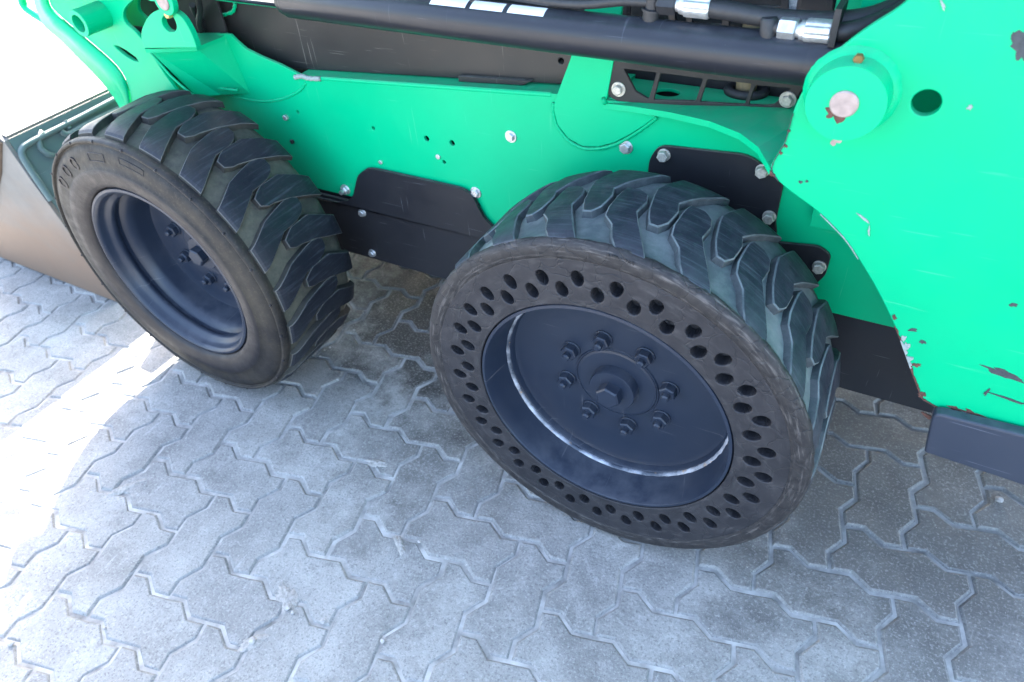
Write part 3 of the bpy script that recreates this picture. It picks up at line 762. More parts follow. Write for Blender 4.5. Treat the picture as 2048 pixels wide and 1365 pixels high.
# gusset shelf running out from the frame to the rear tower
edge = [(1207, 207, YB-0.009, None)]
gs = [W(1207, 207, y=YB-0.009), W(1262, 213, y=YB-0.020), W(1340, 225, y=0.295), W(1420, 243, y=0.262), W(1480, 267, y=0.225), W(1517, 295, y=0.190), W(1534, 325, y=0.162), W(1541, 338, y=0.156)]
bk = [Vector((q.x+0.0 if i == 0 else q.x+0.01*i, YB-0.001, q.z+0.002)) for i, q in enumerate(gs)]
strip('gusset_shelf', [tuple(q) for q in gs], [tuple(q) for q in bk], GREEN, 0.010, nrm=(0, 0, 1))
seam('weld_seam', [(1207, 203), (1212, 201)], YB-0.010, 0.006)
seam('weld_seam', [(1216, 203), (1300, 211), (1400, 219), (1500, 227), (1560, 231)], YB-0.004, 0.0028)

# rear tower: big side plate with the wheel arch cut from it
T = [(1830, -10), (1790, 22), (1742, 52), (1690, 90), (1641, 134), (1607, 180), (1586, 226), (1570, 282), (1549, 318), (1541, 336), (1552, 358), (1584, 386), (1640, 428), (1692, 482), (1740, 556), (1772, 616), (1797, 672), (1822, 742), (1843, 796)]
tw = spline([W(a, b, y=YT).xz for a, b in T], 4)
low = [W(a, b, y=YT).xz for a, b in [(1858, 806), (1885, 822), (1925, 834), (1986, 851), (2048, 867)]]
low += [(1.02, low[-1][1]+0.012), (1.02, 1.46), (0.62, 1.52), (0.36, 1.46), (0.33, 1.16)]
hc = W(1852, 207, y=YT)
lp('tower_plate', tw+[tuple(q) for q in low], YT, 0.012, GREEN, [circle(hc.x, hc.z, 0.0158, 28)], 0.0018)
lp('tower_inner_plate', [(0.24, 0.62), (0.98, 0.62), (0.98, 1.40), (0.40, 1.40), (0.24, 1.02)], 0.300, 0.010, GREEN, (), 0.001)
boxo('tower_back', (0.96, 1.00, 0.163, 0.299, 0.45, 1.44), GREEN, loader)
# pin boss
bc = (0.2655, 0.9075)
v, f = g_lathe([(0.0001, 0.0), (0.0500, 0.0), (0.0500, -0.004), (0.0470, -0.008), (0.0455, -0.036), (0.0445, -0.0385), (0.0001, -0.0385)], 72)
o = raw_obj('pin_boss', mesh('pin_boss', v, f, True), GREEN, loader, (bc[0]+LO3[0], YT+LO3[1], bc[1]+LO3[2]))
try: o.data.set_sharp_from_angle(angle=R(30))
except Exception: pass
def jb(a, i, r, y): return (0.0012*noise.noise(Vector((math.cos(a)*9, math.sin(a)*9, i))), 0.0008*noise.noise(Vector((math.cos(a)*14, math.sin(a)*14, i+5))))
v, f = g_lathe([(0.0455, -0.010), (0.0490, -0.0075), (0.0530, -0.0035), (0.0555, 0.001)], 120, jb); raw_obj('weld_fillet', mesh('weld_fillet', v, f, True), GREEN, o)
v, f = g_disc(0.0160, 0.0, -0.0035, 40, 0.2); raw_obj('pin_end', mesh('pin_end', v, f), PINST, o, (-0.001, -0.0383, 0.001))
CHIP_N = [0]
def blot(name, cx, cy, r, y, mat, seed, n=26, st=1.0, rot=0.0, parent=loader, k=0.95):
    """irregular flake of bared metal or primer on a plate, a real chip edge 0.5 mm thick"""
    rng = random.Random(seed); c = W(cx, cy, y=y); pts = []
    for i in range(n):
        a = 2*math.pi*i/n; rr = r*max(0.25, 1+0.9*noise.noise(Vector((math.cos(a)*1.6, math.sin(a)*1.6, seed*3.1)))+0.35*noise.noise(Vector((math.cos(a)*5, math.sin(a)*5, seed*1.7)))); u, vv = rr*math.cos(a)*st, rr*math.sin(a)
        pts.append((c.x+u*math.cos(rot)-vv*math.sin(rot), c.z+u*math.sin(rot)+vv*math.cos(rot)))
    CHIP_N[0] += 1; return lp(name, pts, y-0.0004-0.00006*CHIP_N[0], 0.0006+0.00006*CHIP_N[0], mat, (), 0.0001)
blot('rust_chip', 1668, 229, 0.0078, YT-0.0385, RUST, 3, st=1.3, rot=-0.5); blot('rust_chip', 1671, 282, 0.0065, YT, PINST, 5, st=0.8)
gz = W(1716, 127, y=0.13)
v, f = g_hex(0.0058, 0.008); o = raw_obj('grease_fitting', mesh('grease_fitting', v, f), m_simple('brass', (0.16, 0.10, 0.03), 0.6, 0.4), loader, (gz.x+LO3[0], 0.128+LO3[1], 0.9565+LO3[2]))
# chips and scrapes in the tower paint
for i, (cx, cy, r, st, rot, mt) in enumerate([(2010, 748, 0.0052, 5.0, -0.20, CHIPD), (2044, 96, 0.0080, 1.9, -1.0, CHIPD), (2036, 75, 0.003, 2.0, -0.8, CHIPD), (1845, 684, 0.0034, 1.3, 0, CHIPD), (1826, 660, 0.0024, 2.2, 0.4, CHIPD), (2026, 609, 0.0028, 1.3, 0, CHIPD),
        (1833, 730, 0.0038, 1.5, 0.2, RUST), (1948, 832, 0.0068, 2.8, -0.16, RUST), (1912, 818, 0.0045, 2.4, -0.1, RUST), (1975, 842, 0.0026, 9.0, -0.18, CHIPW), (1813, 692, 0.0060, 0.62, 0.3, CHIPW), (1808, 676, 0.0045, 0.6, 0.3, CHIPW),
        (1789, 634, 0.0048, 0.6, 0.4, RUST), (1843, 789, 0.005, 0.9, 0.3, RUST), (1975, 783, 0.0016, 4.0, 1.4, CHIPD), (2030, 802, 0.0016, 12.0, -0.1, CHIPD), (1602, 364, 0.0016, 1.3, 0, CHIPD), (1614, 363, 0.0013, 1.3, 0, CHIPD),
        (1572, 292, 0.0022, 0.8, 1.1, RUST), (1562, 306, 0.0020, 0.8, 1.1, RUST), (1578, 262, 0.0018, 0.8, 1.1, RUST), (1545, 348, 0.0035, 0.8, 0.9, RUST), (1940, 215, 0.0024, 1.0, 0, CHIPW), (1886, 10, 0.0016, 3.0, -0.9, CHIPW), (1853, 830, 0.003, 3.0, -0.4, RUST), (1728, 437, 0.0012, 8.0, -0.6, CHIPW), (1738, 462, 0.0012, 5.0, -1.4, CHIPW)]):
    blot('paint_chip', cx, cy, r, YT, mt, 40+i, st=st, rot=rot)
def edge_wear(name, pts, side, wmax, mat, seed):
    """ragged band of bared metal along a plate edge"""
    P = spline([tuple(W(a, b, y=YT).xz) for a, b in pts], 8); n = len(P); A, B = [], []
    for i in range(n):
        a, b = Vector(P[max(i-1, 0)]), Vector(P[min(i+1, n-1)]); d = (b-a).normalized(); nn = Vector((-d.y, d.x))*side; p_ = Vector(P[i])
        w_ = wmax*max(0.04, 0.45+0.9*noise.noise(Vector((i*0.33, seed, 0)))+0.5*noise.noise(Vector((i*1.1, seed, 4))))*math.sin(math.pi*min(1, max(0, (i+0.3)/(n-0.4))))**0.4
        A.append(tuple(p_+nn*0.0003)); B.append(tuple(p_+nn*(0.0006+w_)))
    CHIP_N[0] += 1; return lp(name, A+B[::-1], YT-0.0004-0.00006*CHIP_N[0], 0.0006+0.00006*CHIP_N[0], mat, (), 0.0001)
edge_wear('bare_edge', [(1788, 652), (1797, 672), (1810, 708), (1822, 742), (1834, 774), (1843, 796), (1858, 806), (1885, 822)], 1, 0.0042, RUST, 2.0)
edge_wear('bare_edge', [(1800, 680), (1806, 697), (1813, 716), (1820, 736)], 1, 0.0085, CHIPW, 6.0)
edge_wear('bare_edge', [(1885, 822), (1905, 828), (1925, 834), (1956, 842), (1986, 851), (2020, 860)], 1, 0.0060, RUST, 9.0)
edge_wear('bare_edge', [(1586, 226), (1578, 254), (1570, 282), (1560, 300), (1549, 318), (1543, 332), (1545, 346), (1556, 362)], 1, 0.0016, CHIPD, 12.0)
edge_wear('bare_edge', [(1640, 428), (1666, 454), (1692, 482), (1716, 518)], 1, 0.0010, CHIPW, 15.0)
# black step bar below the tower
sb = [W(a, b, y=0.128) for a, b in [(1866, 826), (1848, 906), (2048, 980), (2048, 869)]]
so = rnd([(sb[0].x, sb[0].z), (sb[1].x, sb[1].z), (1.02, sb[2].z-0.012), (1.02, sb[0].z+0.022)], [0.014, 0.004, 0, 0], 5)
STEPM = m_paint('scuffed_blue_black_step', (0.030, 0.036, 0.052), 0.36, dust=(0.12, 0.13, 0.15), dust_amt=0.4, scratch=(0.12, 0.13, 0.16), scr_amt=0.6)
lp('step_bar', so, 0.128, 0.020, STEPM, (), 0.004)

# black fender plates behind the rear tyre
YF = YB-0.007
P1 = rnd([W(a, b, y=YF).xz for a, b in [(1294, 360), (1298, 318), (1318, 291), (1500, 311), (1567, 368), (1551, 445), (1560, 560), (1400, 560)]], [0, 0.02, 0.02, 0.02, 0.008, 0.004, 0, 0], 5)
lp('fender_plate', P1, YF, 0.006, BLACK, (), 0.0012)
P2 = rnd([W(a, b, y=YF-0.001).xz for a, b in [(1540, 484), (1640, 494), (1662, 512), (1651, 551), (1600, 600), (1500, 600)]], [0, 0.01, 0.008, 0.008, 0, 0], 4)
lp('fender_tab', P2, YF-0.001, 0.006, BLACK, (), 0.0012)
for px, py in ((1326, 313), (1523, 345), (1537, 437)): bolt(px, py, YF, 0.0100, 0.012, 0.0115, ZINCD)
bolt(1637, 537, YF-0.001, 0.0100, 0.012, 0.0115, ZINCD)
# lower black belly panel and the shaped cover between the wheels
ZB = 0.262
lp('belly_panel', [(-1.05, ZB), (0.86, ZB+0.003), (0.86, zb-0.001), (-1.05, zb-0.001)], YB+0.004, 0.012, BLACK, (), 0.001)
YC = YB-0.012
C1 = [W(a, b, y=YC).xz for a, b in [(640, 410), (703, 397), (712, 372), (718, 352), (736, 341), (760, 342), (900, 374), (928, 383), (946, 398), (960, 425), (975, 446), (1010, 480), (1020, 490), (960, 462), (715, 415), (640, 402)]]
up_ = spline([W(a, b, y=YC).xz for a, b in [(640, 408), (690, 404), (706, 393), (711, 375), (716, 355), (727, 344), (745, 340), (820, 356), (900, 374), (925, 381), (944, 396), (957, 420), (970, 441), (1000, 470)]], 4)
up_ += [tuple(W(a, b, y=YC).xz) for a, b in [(1010, 474), (640, 400)]]
zc_ = W(850, 440, y=YC).z
upper = [q for q in up_[:-2]]
xe = W(1030, 480, y=YC).x; xs = -0.99
pts = [(xs, zc_-0.012), (xs, W(640, 408, y=YC).z)]+[tuple(q) for q in upper]+[(xe, upper[-1][1]-0.03), (xe, zc_-0.012)]
pts = [q for q in pts if q[1] > zc_-0.02]
lp('chain_case_cover', pts, YC, 0.007, BLACK, (), 0.0015)
boxo('chain_case_lower', (xs, xe+0.10, YC+0.006, YC+0.014, ZB+0.004, zc_-0.004), BLACK, loader, 0.002)
bolt(723, 427, YC+0.006, 0.0085, 0.009, 0.0105); bolt(743, 508, YC+0.006, 0.0085, 0.009, 0.0105)
# bolts on the green panel
bolt(1020, 275, YB, 0.0085, 0.008, 0.0125); bolt(1250, 297, YB, 0.0098, 0.010, 0.0128); bolt(950, 387, YB, 0.0090, 0.008, 0.0130)
bolt(689, 381, YB, 0.0110, 0.010, 0.0130, ZINC, 0.010); bolt(761, 325, YB, 0.0050, 0.004); bolt(876, 314, YB, 0.0058, 0.004)
bolt(571, 236, YB, 0.0070, 0.007); bolt(584, 284, YB, 0.0055, 0.006, None, BLACK)

# ---------------------------------------------------------------- dark lift linkage bar behind the cylinder
YA = 0.368
A1 = [W(a, b, y=YA).xz for a, b in [(380, 66), (440, 66), (490, 98), (540, 122), (590, 139), (640, 141), (1150, 171)]]
o_ = [tuple(q) for q in A1]+[tuple(W(1165, 90, y=YA).xz), tuple(W(1150, 60, y=YA).xz), tuple(W(600, -40, y=YA).xz), tuple(W(430, -40, y=YA).xz)]
hq = W(1122, 123, y=YA)
lp('linkage_bar', o_, YA, 0.02, ARMGREY, [circle(hq.x, hq.z, 0.0052, 18)], 0.002)
wp = [W(a, b, y=YA-0.012) for a, b in [(916, 153), (1062, 163), (1046, 171), (917, 164)]]
lp('wear_pad', [tuple(q.xz) for q in wp], YA-0.012, 0.011, PLASTIC, (), 0.001)
# ---------------------------------------------------------------- lift cylinder
def axis(x): return Vector((x, 0.240, 0.9155-0.0125*(x+0.70)))
RC = 0.0318
tube('lift_cylinder', [axis(-0.722), axis(-0.718), axis(-0.2), axis(0.262)], [RC*0.93, RC, RC, RC], CYLB, loader, 48, LO3)
tube('cylinder_gland', [axis(-0.735), axis(-0.732), axis(-0.722)], [RC*0.80, RC*0.86, RC*0.90], CYLB, loader, 40, LO3)
tube('cylinder_rod', [axis(-1.09), axis(-0.72)], 0.0185, CHROME, loader, 32, LO3)
tube('cylinder_base_cap', [axis(0.198), axis(0.200), axis(0.262)], [RC*1.005, RC*1.02, RC*1.02], CYLB, loader, 40, LO3)
pc = axis(-1.10)
v, f = g_lathe([(0.0001, -0.030), (0.032, -0.030), (0.033, -0.028), (0.033, 0.028), (0.032, 0.030), (0.0001, 0.030)], 40)
raw_obj('rod_eye', mesh('rod_eye', v, f), GREEN, loader, (pc.x+LO3[0], 0.256+LO3[1], pc.z+LO3[2]))
tube('rod_eye_neck', [axis(-1.075), axis(-1.03)], [0.026, 0.021], HOSE, loader, 20, LO3)
# upper ring lug with the pin
q = W(326, 4, y=0.20)
o = lp('pin_ring', spline([(q.x+0.027*math.cos(a), q.z+0.027*math.sin(a)) for a in [k*math.pi/12 for k in range(24)]], 2, True), 0.200, 0.014, GREEN, (), 0.002)
v, f = g_disc(0.0165, 0.0, -0.003, 32, 0.2); raw_obj('pin_end', mesh('pin_end', v, f), PINST, loader, (q.x+LO3[0], 0.200+LO3[1], q.z+LO3[2]))
q2 = W(337, 29, y=0.208); v, f = g_hex(0.008, 0.012); raw_obj('grease_fitting', mesh('grease_fitting', v, f), m_simple('brass_nipple', (0.55, 0.36, 0.14), 0.4, 0.6), loader, (q2.x+LO3[0], 0.214+LO3[1], q2.z+LO3[2]))
# white stencilled letters on the barrel, only their feet in view
def wrap_patch(x0_, x1_, a0, a1, r, mat, name='decal_letter'):
    V, F = [], []; n, m = 6, 8
    for i in range(n+1):
        c = axis(x0_+(x1_-x0_)*i/n)
        for k in range(m+1):
            a = R(a0+(a1-a0)*k/m); V.append((c.x, c.y-r*math.cos(a), c.z+r*math.sin(a)))
    for i in range(n):
        for k in range(m): F.append((i*(m+1)+k, (i+1)*(m+1)+k, (i+1)*(m+1)+k+1, i*(m+1)+k+1))
    return raw_obj(name, mesh(name, V, F, True), mat, loader, LO3)
for px0, px1, py in ((868, 938, 2), (948, 1012, 9), (1022, 1094, 15)):
    xa, xb = W(px0, py, y=0.235).x, W(px1, py, y=0.235).x
    for s, e in ((0, 0.38), (0.48, 1.0)): pass
    wrap_patch(xa, xb, 53, 88, RC+0.0004, WHITE)
# ---------------------------------------------------------------- hydraulic fittings and hoses
def fitting(base_px, base_py, mat=CYLB):
    return W(base_px, base_py, y=0.232)
def ferrule(p0, p1, r, name='hose_ferrule'):
    """crimped steel sleeve with flutes"""
    p0, p1 = Vector(p0), Vector(p1); d = (p1-p0); L = d.length; d.normalize()
    s = d.cross(Vector((0, 0, 1))).normalized(); u = s.cross(d); V, F = [], []; seg = 32
    rs = [(0, 0.62), (0.10, 0.62), (0.11, 0.80), (0.24, 0.84), (0.26, 0.96), (0.34, 1.0), (0.96, 1.0), (1.0, 0.9)]
    for t_, k in rs:
        for j in range(seg):
            a = 2*math.pi*j/seg; rr = r*k*(1-(0.07 if (j % 4 == 0 and 0.25 < t_ < 0.97) else 0)); V.append(p0+d*L*t_+(s*math.cos(a)+u*math.sin(a))*rr)
    n = len(rs)
    for i in range(n-1):
        for j in range(seg): F.append((i*seg+j, i*seg+(j+1) % seg, (i+1)*seg+(j+1) % seg, (i+1)*seg+j))
    F.append(tuple(range(seg))); F.append(tuple((n-1)*seg+j for j in range(seg)))
    return raw_obj(name, mesh(name, V, F), ZINC, loader, LO3)
def hexbar(name, p0, p1, r, mat):
    v, f = g_tube([Vector(p0), Vector(p0)+(Vector(p1)-Vector(p0))*0.08, Vector(p0)+(Vector(p1)-Vector(p0))*0.92, Vector(p1)], [r*0.9, r, r, r*0.9], 6)
    return raw_obj(name, mesh(name, v, f), mat, loader, LO3)
YH = 0.236
e0 = W(1536, 82, y=YH); e1 = W(1539, 34, y=YH)
tube('port_elbow', [e0-Vector((0, 0, .01)), e0, e0+(e1-e0)*0.12, e0+(e1-e0)*0.16, e0+(e1-e0)*0.9, e1], [0.0150, 0.0150, 0.0145, 0.0115, 0.0115, 0.009], HOSE, loader, 18, LO3)
h0 = W(1540, 52, y=YH); h1 = W(1558, 56, y=YH); h2 = W(1594, 60, y=YH); h3 = W(1664, 66, y=YH)
tube('port_stem', [h0, h1], 0.0088, HOSE, loader, 14, LO3); hexbar('swivel_nut', h1, h2, 0.0148, ZINC); ferrule(h2, h3, 0.0155)
tube('hydraulic_hose', spline([h3-Vector((.004, 0, 0)), W(1700, 62, y=YH), W(1740, 50, y=YH+0.01), W(1790, 30, y=YH+0.03), W(1840, 0, y=YH+0.05)], 6), 0.0118, HOSE, loader, 16, LO3)
k0 = W(1302, 30, y=YH+0.006); k1 = W(1306, 6, y=YH+0.006)
tube('port_elbow', [k0-Vector((0, 0, .012)), k0, k0+(k1-k0)*0.3, k0+(k1-k0)*0.35, k0+(k1-k0)*0.55, k0+(k1-k0)*0.6, k1+Vector((0, 0, .012))], [0.012, 0.012, 0.012, 0.0145, 0.0145, 0.010, 0.010], HOSE, loader, 14, LO3)
j0 = W(1318, 6, y=YH+0.006); j1 = W(1354, 9, y=YH+0.006); j2 = W(1362, 9, y=YH+0.006); j3 = W(1422, 16, y=YH+0.006)
hexbar('swivel_nut', j0, j1, 0.0150, HOSE); ferrule(j1, j3, 0.0150)
tube('hydraulic_hose', spline([j3-Vector((.004, 0, 0)), W(1470, 24, y=YH+.006), W(1540, 36, y=YH+.012), W(1620, 42, y=YH+.018), W(1680, 42, y=YH+.02), W(1740, 34, y=YH+.03), W(1800, 12, y=YH+.05)], 6), 0.0125, HOSE, loader, 16, LO3)
tube('steel_pipe', spline([j0, W(1250, 2, y=YH+.006), W(1180, 8, y=YH+.006), W(1120, 6, y=YH+.006), W(1040, -6, y=YH+.006), W(900, -25, y=YH+.01)], 6), 0.0075, HOSE, loader, 12, LO3)
tt = W(1672, 60, y=YH); v, f = g_box(tt.x-0.004, tt.x+0.004, YH-0.017, YH+0.03, tt.z-0.016, tt.z+0.030); raw_obj('cable_tie', mesh('cable_tie', v, f), HOSE, loader, LO3)
# ---------------------------------------------------------------- engine bay side behind the cylinder
YE = 0.405
S = [W(a, b, y=YE).xz for a, b in [(1250, 60), (1660, 75), (1672, -60), (1262, -60)]]
def sq(x0_, y0_, x1_, y1_): return rnd([W(a, b, y=YE).xz for a, b in [(x0_, y0_), (x1_, y0_), (x1_, y1_), (x0_, y1_)]], 0.004, 3)
scr = lp('side_screen', [tuple(q) for q in S], YE, 0.008, BLACK, [sq(1258, -40, 1280, 40), sq(1296, -40, 1336, 46), sq(1350, -40, 1372, 46), sq(1384, -40, 1444, 50), sq(1458, 26, 1560, 60), sq(1456, -40, 1562, 13), sq(1576, -40, 1652, 26)], 0.001)
m0, m1 = W(1574, -30, y=YE+0.02), W(1655, 30, y=YE+0.02)
boxo('mesh_insert', (m0.x, m1.x, YE+0.012, YE+0.02, m1.z, m0.z), FOAM, loader, 0)
gq = W(1664, 40, y=YE+0.002)
boxo('engine_side_panel', (gq.x, 0.95, YE+0.002, YE+0.012, 0.80, 1.42), GREEN, loader, 0.003)
# ---------------------------------------------------------------- hull, engine cover, cab, far side
boxo('hull', (-1.36, 0.95, 0.452, 1.15, 0.205, 0.86), DARK, loader, 0.01)
boxo('hull_side_wall', (-1.34, 0.19, 0.446, 0.450, 0.445, 1.05), DARK, loader, 0)  # front end lengthened to keep sun off the front tyre
boxo('far_side_panel', (-1.30, 0.95, 1.262, 1.27, 0.437, 0.80), GREEN, loader, 0.003)
boxo('far_chain_case', (-1.05, 0.86, 1.155, 1.261, 0.262, 0.72), BLACK, loader, 0.004)
boxo('engine_cover', (0.20, 1.02, 0.47, 1.13, 0.862, 1.43), GREEN, loader, 0.03)
# cab: roof, posts, screens
boxo('cab_roof', (-1.06, 0.22, 0.40, 1.20, 1.96, 2.02), BLACK, loader, 0.02)
for xx in (-1.00, 0.14):
    for yy in (0.41, 1.13): boxo('cab_post', (xx, xx+0.06, yy, yy+0.06, 0.862, 1.958), BLACK, loader, 0.008)
for yy in (0.43, 1.16):
    boxo('cab_side_window', (-0.938, 0.138, yy, yy+0.012, 1.06, 1.955), GLASS, loader, 0.002)
boxo('cab_rear_window', (0.15, 0.162, 0.474, 1.126, 1.44, 1.955), GLASS, loader, 0.002)
boxo('cab_seat', (-0.45, 0.10, 0.58, 1.02, 0.862, 1.30), BLACK, loader, 0.05)
boxo('cab_front_cowl', (-1.34, -1.005, 0.452, 1.15, 0.862, 1.22), GREEN, loader, 0.03)
# lift arms above the picture: rear beams and the front legs
def beam(name, prof, y0, y1, mat):
    return lp(name, prof, y0, y1-y0, mat, (), 0.006)
for y0, y1 in ((0.165, 0.295), (1.30, 1.43)):
    beam('lift_arm', [(0.72, 1.33), (0.78, 1.46), (0.60, 1.50), (-1.10, 1.30), (-1.30, 1.20), (-1.47, 1.00), (-1.51, 0.905), (-1.43, 0.895), (-1.30, 1.00), (-1.05, 1.12), (0.30, 1.30)], y0, y1, GREEN)
lp('far_tower_plate', [(0.30, 0.46), (1.02, 0.46), (1.02, 1.46), (0.62, 1.52), (0.36, 1.46), (0.26, 0.9)], 1.44, 0.012, GREEN)
# near front leg of the lift arm, with its bent lower flange
YLg = 0.236
L1 = [(92, -40), (98, 0), (104, 16), (122, 34), (150, 58), (190, 92), (224, 122), (244, 146), (256, 172), (262, 200), (264, 240)]
Rr = [(410, 240), (372, 205), (344, 170), (318, 132), (296, 96), (272, 66), (252, 48), (246, 34), (249, 18), (262, 4), (280, -8), (330, -40)]
leg = spline([W(a, b, y=YLg).xz for a, b in L1], 3)+spline([W(a, b, y=YLg).xz for a, b in Rr], 3)
s0, s1 = W(228, 92, y=YLg), W(277, 124, y=YLg)
sd = (s1-s0).normalized(); sn = Vector((-sd.z, 0, sd.x))
slot = [((s0+sd*(s1-s0).length*t_)+sn*w_).xz for t_, w_ in ((0, 0), (0.15, 0.006), (0.5, 0.0095), (0.9, 0.007), (1, 0), (0.8, -0.007), (0.45, -0.0085), (0.12, -0.005))]
lp('arm_leg', [tuple(q) for q in leg], YLg, 0.010, GREEN, [[tuple(q) for q in slot]], 0.002)
L2 = [(66, -40), (74, 0), (82, 26), (96, 52), (122, 74), (160, 112), (196, 148), (222, 178), (240, 204), (250, 225), (256, 262)]
strip('arm_leg_flange', spline([tuple(W(a, b, y=YLg+0.002)) for a, b in L1], 3), spline([tuple(W(a, b, y=0.264)) for a, b in L2], 3), GREEN, 0.008, smooth=True)
lp('slot_backing', rnd([(s0.x-0.03, s0.z-0.06), (s1.x+0.05, s0.z-0.06), (s1.x+0.05, s0.z+0.04), (s0.x-0.03, s0.z+0.04)], 0.01), 0.262, 0.006, DARK, (), 0.001)
lp('arm_sun_blocker', [(-1.50, 0.905), (-1.06, 0.93), (-1.05, 1.115), (-1.36, 1.01), (-1.48, 0.93)], 0.24, 0.05, GREEN)  # unseen plate added to stop sun spilling past the arm
lp('arm_leg_inner', [tuple(q) for q in [(a-0.03, b) for a, b in leg]], 0.300, 0.008, GREEN, (), 0.001)
tb = W(157, 48, y=0.172)
v, f = g_lathe([(0.0185, 0.0), (0.0275, 0.0), (0.0282, 0.002), (0.0282, 0.064), (0.0185, 0.064), (0.0185, 0.0)], 40)
o = raw_obj('boss_tube', mesh('boss_tube', v, f), GREEN, loader, (tb.x+LO3[0], 0.172+LO3[1], tb.z+LO3[2]))
for q in o.data.polygons: q.use_smooth = False
# hoop of round bar ahead of the arm
tube('guard_hoop', spline([tuple(W(a, b, y=0.30)) for a, b in [(42, -40), (44, 0), (52, 16), (68, 28), (88, 40)]], 6), 0.010, GREEN, loader, 12, LO3)
# coupler between arms and bucket
boxo('coupler_plate', (-1.66, -1.60, 0.47, 1.15, 0.10, 0.52), GREEN, loader, 0.01)
tube('arm_shadow_tube', [(-1.50, 0.30, 1.06), (-1.50, 1.30, 1.06)], 0.055, GREEN, loader, 24, LO3)  # unseen tube added to shape the shadow edge on the paving
# tangle of hose ends behind the lug
for i, pts in enumerate([[(395, -10, .30), (400, 20, .31), (398, 45, .32), (404, 66, .335)], [(384, 10, .30), (392, 30, .32), (410, 52, .345), (424, 66, .355)]]):
    tube('tilt_hose', spline([tuple(W(a, b, y=c)) for a, b, c in pts], 6), 0.0065, HOSE, loader, 12, LO3)
seam('linkage_rib', [(412, 41), (440, 32), (465, 24), (470, 8)], YA-0.004, 0.004)

# ================================================================== BUCKET
bk_ = empty('loader_bucket', (-2.0, 0.80, 0.0)); tag(bk_, 'wide loader bucket with worn grey side plate and dark ribbed back, resting on pavers', 'bucket')
BO = parent_off(bk_)
def bplate(name, outline, y, t, mat, holes=(), bev=0.0015): return plate(name, outline, y, t, mat, bk_, holes, bev, 2, BO)
prof = [(-1.664, 0.004), (-1.690, 0.150), (-1.716, 0.289), (-1.750, 0.410), (-1.772, 0.520)]
side = prof+[(-1.800, 0.535), (-1.835, 0.500), (-1.902, 0.405), (-2.10, 0.24), (-2.48, 0.03), (-2.50, 0.004)]
bplate('side_plate', side, 0.10, 0.012, BUCKET); bplate('side_plate', side, 1.488, 0.012, BUCKET)
tube('side_wear_bar', [(-1.79, 0.100, 0.525), (-1.902, 0.100, 0.410), (-2.10, 0.100, 0.245)], 0.012, m_simple('brown_wear_bar', (0.12, 0.085, 0.06), 0.7, 0.2, 0.3), bk_, 10, BO)
strip_ = lambda name, A, B, mat, th, nrm: raw_obj(name, strip(name, A, B, mat, th, bk_, nrm=nrm).data, None, bk_, BO)
def bsheet(name, A, B, mat, th, nrm):
    o = strip(name, A, B, mat, th, bk_, nrm=nrm); o.location = BO; return o
bsheet('back_plate', [(x, 0.1125, z) for x, z in prof], [(x, 1.4875, z) for x, z in prof], BUCKETG, 0.010, (1, 0, 0.15))
bsheet('floor_plate', [(-1.676, 0.1125, 0.014), (-2.50, 0.1125, 0.014)], [(-1.676, 1.4875, 0.014), (-2.50, 1.4875, 0.014)], BUCKET, 0.010, (0, 0, 1))
bsheet('top_plate', [(-1.774, 0.1125, 0.530), (-1.90, 0.1125, 0.545)], [(-1.774, 1.4875, 0.530), (-1.90, 1.4875, 0.545)], BUCKET, 0.008, (0, 0, 1))
def on_back(px, py, dx=0.0):
    """point of the sloping back seen at a place"""
    a = W(px, py, x=-1.70); b = W(px, py, x=-1.78)
    best = min(((abs(np.interp((a+(b-a)*k/60).z, [p[1] for p in prof], [p[0] for p in prof])-(a+(b-a)*k/60).x), k) for k in range(-30, 91)))
    q = a+(b-a)*best[1]/60; return Vector((q.x+dx, q.y, q.z))
for A_, r_ in (([(100, 400), (62, 345), (42, 312), (42, 298), (52, 288), (90, 268), (150, 238), (200, 212), (246, 188)], 0.009), ([(118, 262), (135, 268), (165, 252), (205, 232), (255, 210)], 0.009), ([(128, 240), (136, 256)], 0.006)):
    tube('stiffening_rib', spline([tuple(on_back(a, b, 0.006)) for a, b in A_], 5), r_, BUCKETG, bk_, 10, BO)
cc = on_back(100, 290, 0.004)
v, f = g_tube([tuple(on_back(a, b, 0.006)) for a, b in [(82, 262), (74, 278), (78, 296), (92, 308), (110, 312)]], 0.008, 10); raw_obj('stiffening_rib', mesh('stiffening_rib', v, f, True), BUCKETG, bk_, BO)

# ================================================================== small stones in the joints
peb = [(646, 1243, 0.0055), (585, 1225, 0.004), (838, 1083, 0.0035), (505, 1282, 0.0075), (575, 1216, 0.006), (765, 1282, 0.005), (22, 1288, 0.006), (209, 1256, 0.0035), (708, 660, 0.004), (650, 700, 0.003), (1998, 1000, 0.008), (640, 712, 0.003), (660, 694, 0.0035)]
for i, (px, py, r) in enumerate(peb):
    q = W(px, py, z=0.002); bm = bmesh.new(); bmesh.ops.create_icosphere(bm, subdivisions=2, radius=r)
    for vv in bm.verts:
        nn = noise.noise(Vector(vv.co)*260+Vector((i*7, 0, 0))); vv.co *= 1+0.35*nn; vv.co.z *= 0.7
    me = bpy.data.meshes.new('pebble'); bm.to_mesh(me); bm.free()
    o = raw_obj('pebble', me, STONE, None, (q.x, q.y, r*0.42)); tag(o, 'tiny pale pebble lying loose on the grey pavers', 'pebble', 'loose pebbles on the paving')

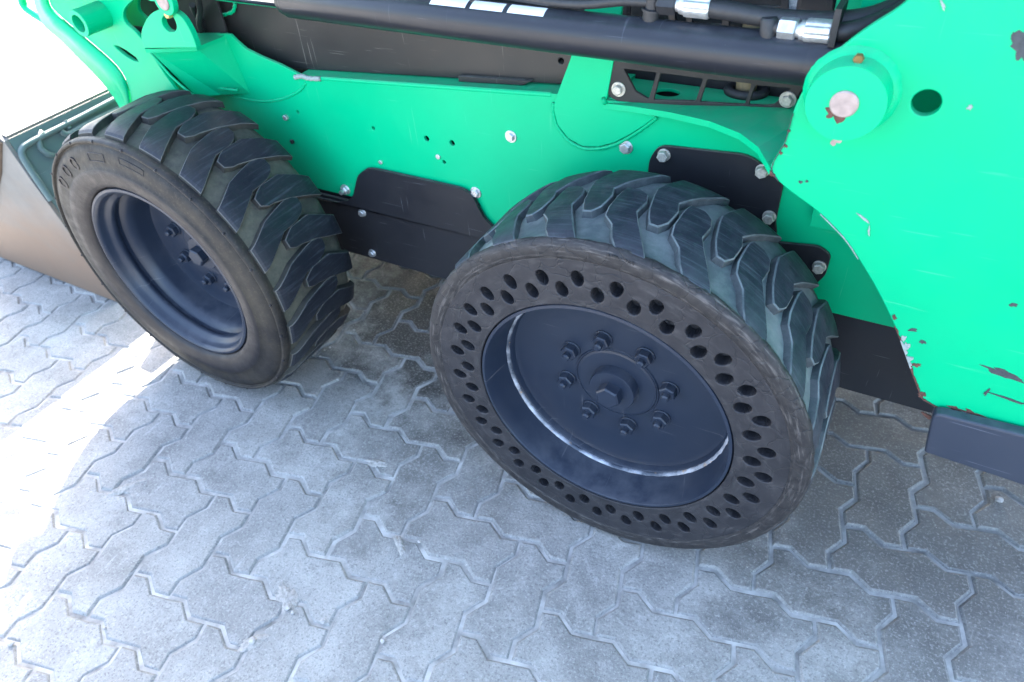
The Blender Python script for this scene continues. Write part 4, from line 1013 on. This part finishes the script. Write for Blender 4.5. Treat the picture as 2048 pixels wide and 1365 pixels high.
# thin patches of pale sand washed over the joints
SPILL = m_simple('spilled_sand', (0.285, 0.265, 0.238), 0.95, 0.0, 0.35, 150, 0.8)
for i, (px, py, ra, rb, rot) in enumerate([(575, 1195, 0.030, 0.014, -0.5), (505, 1285, 0.026, 0.010, 0.9), (755, 925, 0.026, 0.008, 0.2), (250, 975, 0.040, 0.007, 1.0), (800, 1090, 0.020, 0.007, -0.6)]):
    q = W(px, py, z=0.0); V, F = [(0, 0, 0.0016)], []; n, m = 40, 8
    for j in range(1, m+1):
        for k in range(n):
            a = 2*math.pi*k/n; u = j/m; e = 1+0.55*noise.noise(Vector((math.cos(a)*1.7, math.sin(a)*1.7, i*5)))+0.35*noise.noise(Vector((math.cos(a)*6, math.sin(a)*6, i*5)))
            x, y = 1.35*ra*u*e*math.cos(a), 1.35*rb*u*e*math.sin(a)
            V.append((x*math.cos(rot)-y*math.sin(rot), x*math.sin(rot)+y*math.cos(rot), 0.0016*(1-u**2)-0.0032*u**3+0.0016*noise.noise(Vector((x*160, y*160, i)))))
    for k in range(n): F.append((0, 1+k, 1+(k+1) % n))
    for j in range(m-1):
        for k in range(n): F.append((1+j*n+k, 1+(j+1)*n+k, 1+(j+1)*n+(k+1) % n, 1+j*n+(k+1) % n))
    o = raw_obj('sand_patch', mesh('sand_patch', V, F, True), SPILL, None, (q.x, q.y, -0.0004)); tag(o, 'thin patch of pale sand spilled over a paver joint', 'sand', 'sand patches on the paving')
# fine grit that has collected on the paving: nobody could count it
rng = random.Random(5); GV, GF = [], []
for i in range(420):
    px, py = rng.uniform(-50, 2100), rng.uniform(520, 1400); q = W(px, py, z=0.0)
    if abs(q.x) > 3 or q.y > 0.7: continue
    r = 0.0005+0.0012*rng.random()**3; b0 = len(GV); st_ = [rng.uniform(0.6, 1.3) for _ in range(6)]
    for (a, b, c_), k in zip([(1, 0, 0), (-1, 0, 0), (0, 1, 0), (0, -1, 0), (0, 0, 1), (0, 0, -1)], st_): GV.append((q.x+a*r*k, q.y+b*r*k, 0.0004+r*0.6+c_*r*k*0.7))
    for f in ((0, 2, 4), (2, 1, 4), (1, 3, 4), (3, 0, 4), (2, 0, 5), (1, 2, 5), (3, 1, 5), (0, 3, 5)): GF.append(tuple(b0+t_ for t_ in f))
tag(raw_obj('grit', mesh('grit', GV, GF), STONE, None), 'fine pale grit scattered over the grey paving', 'grit', None, 'stuff')
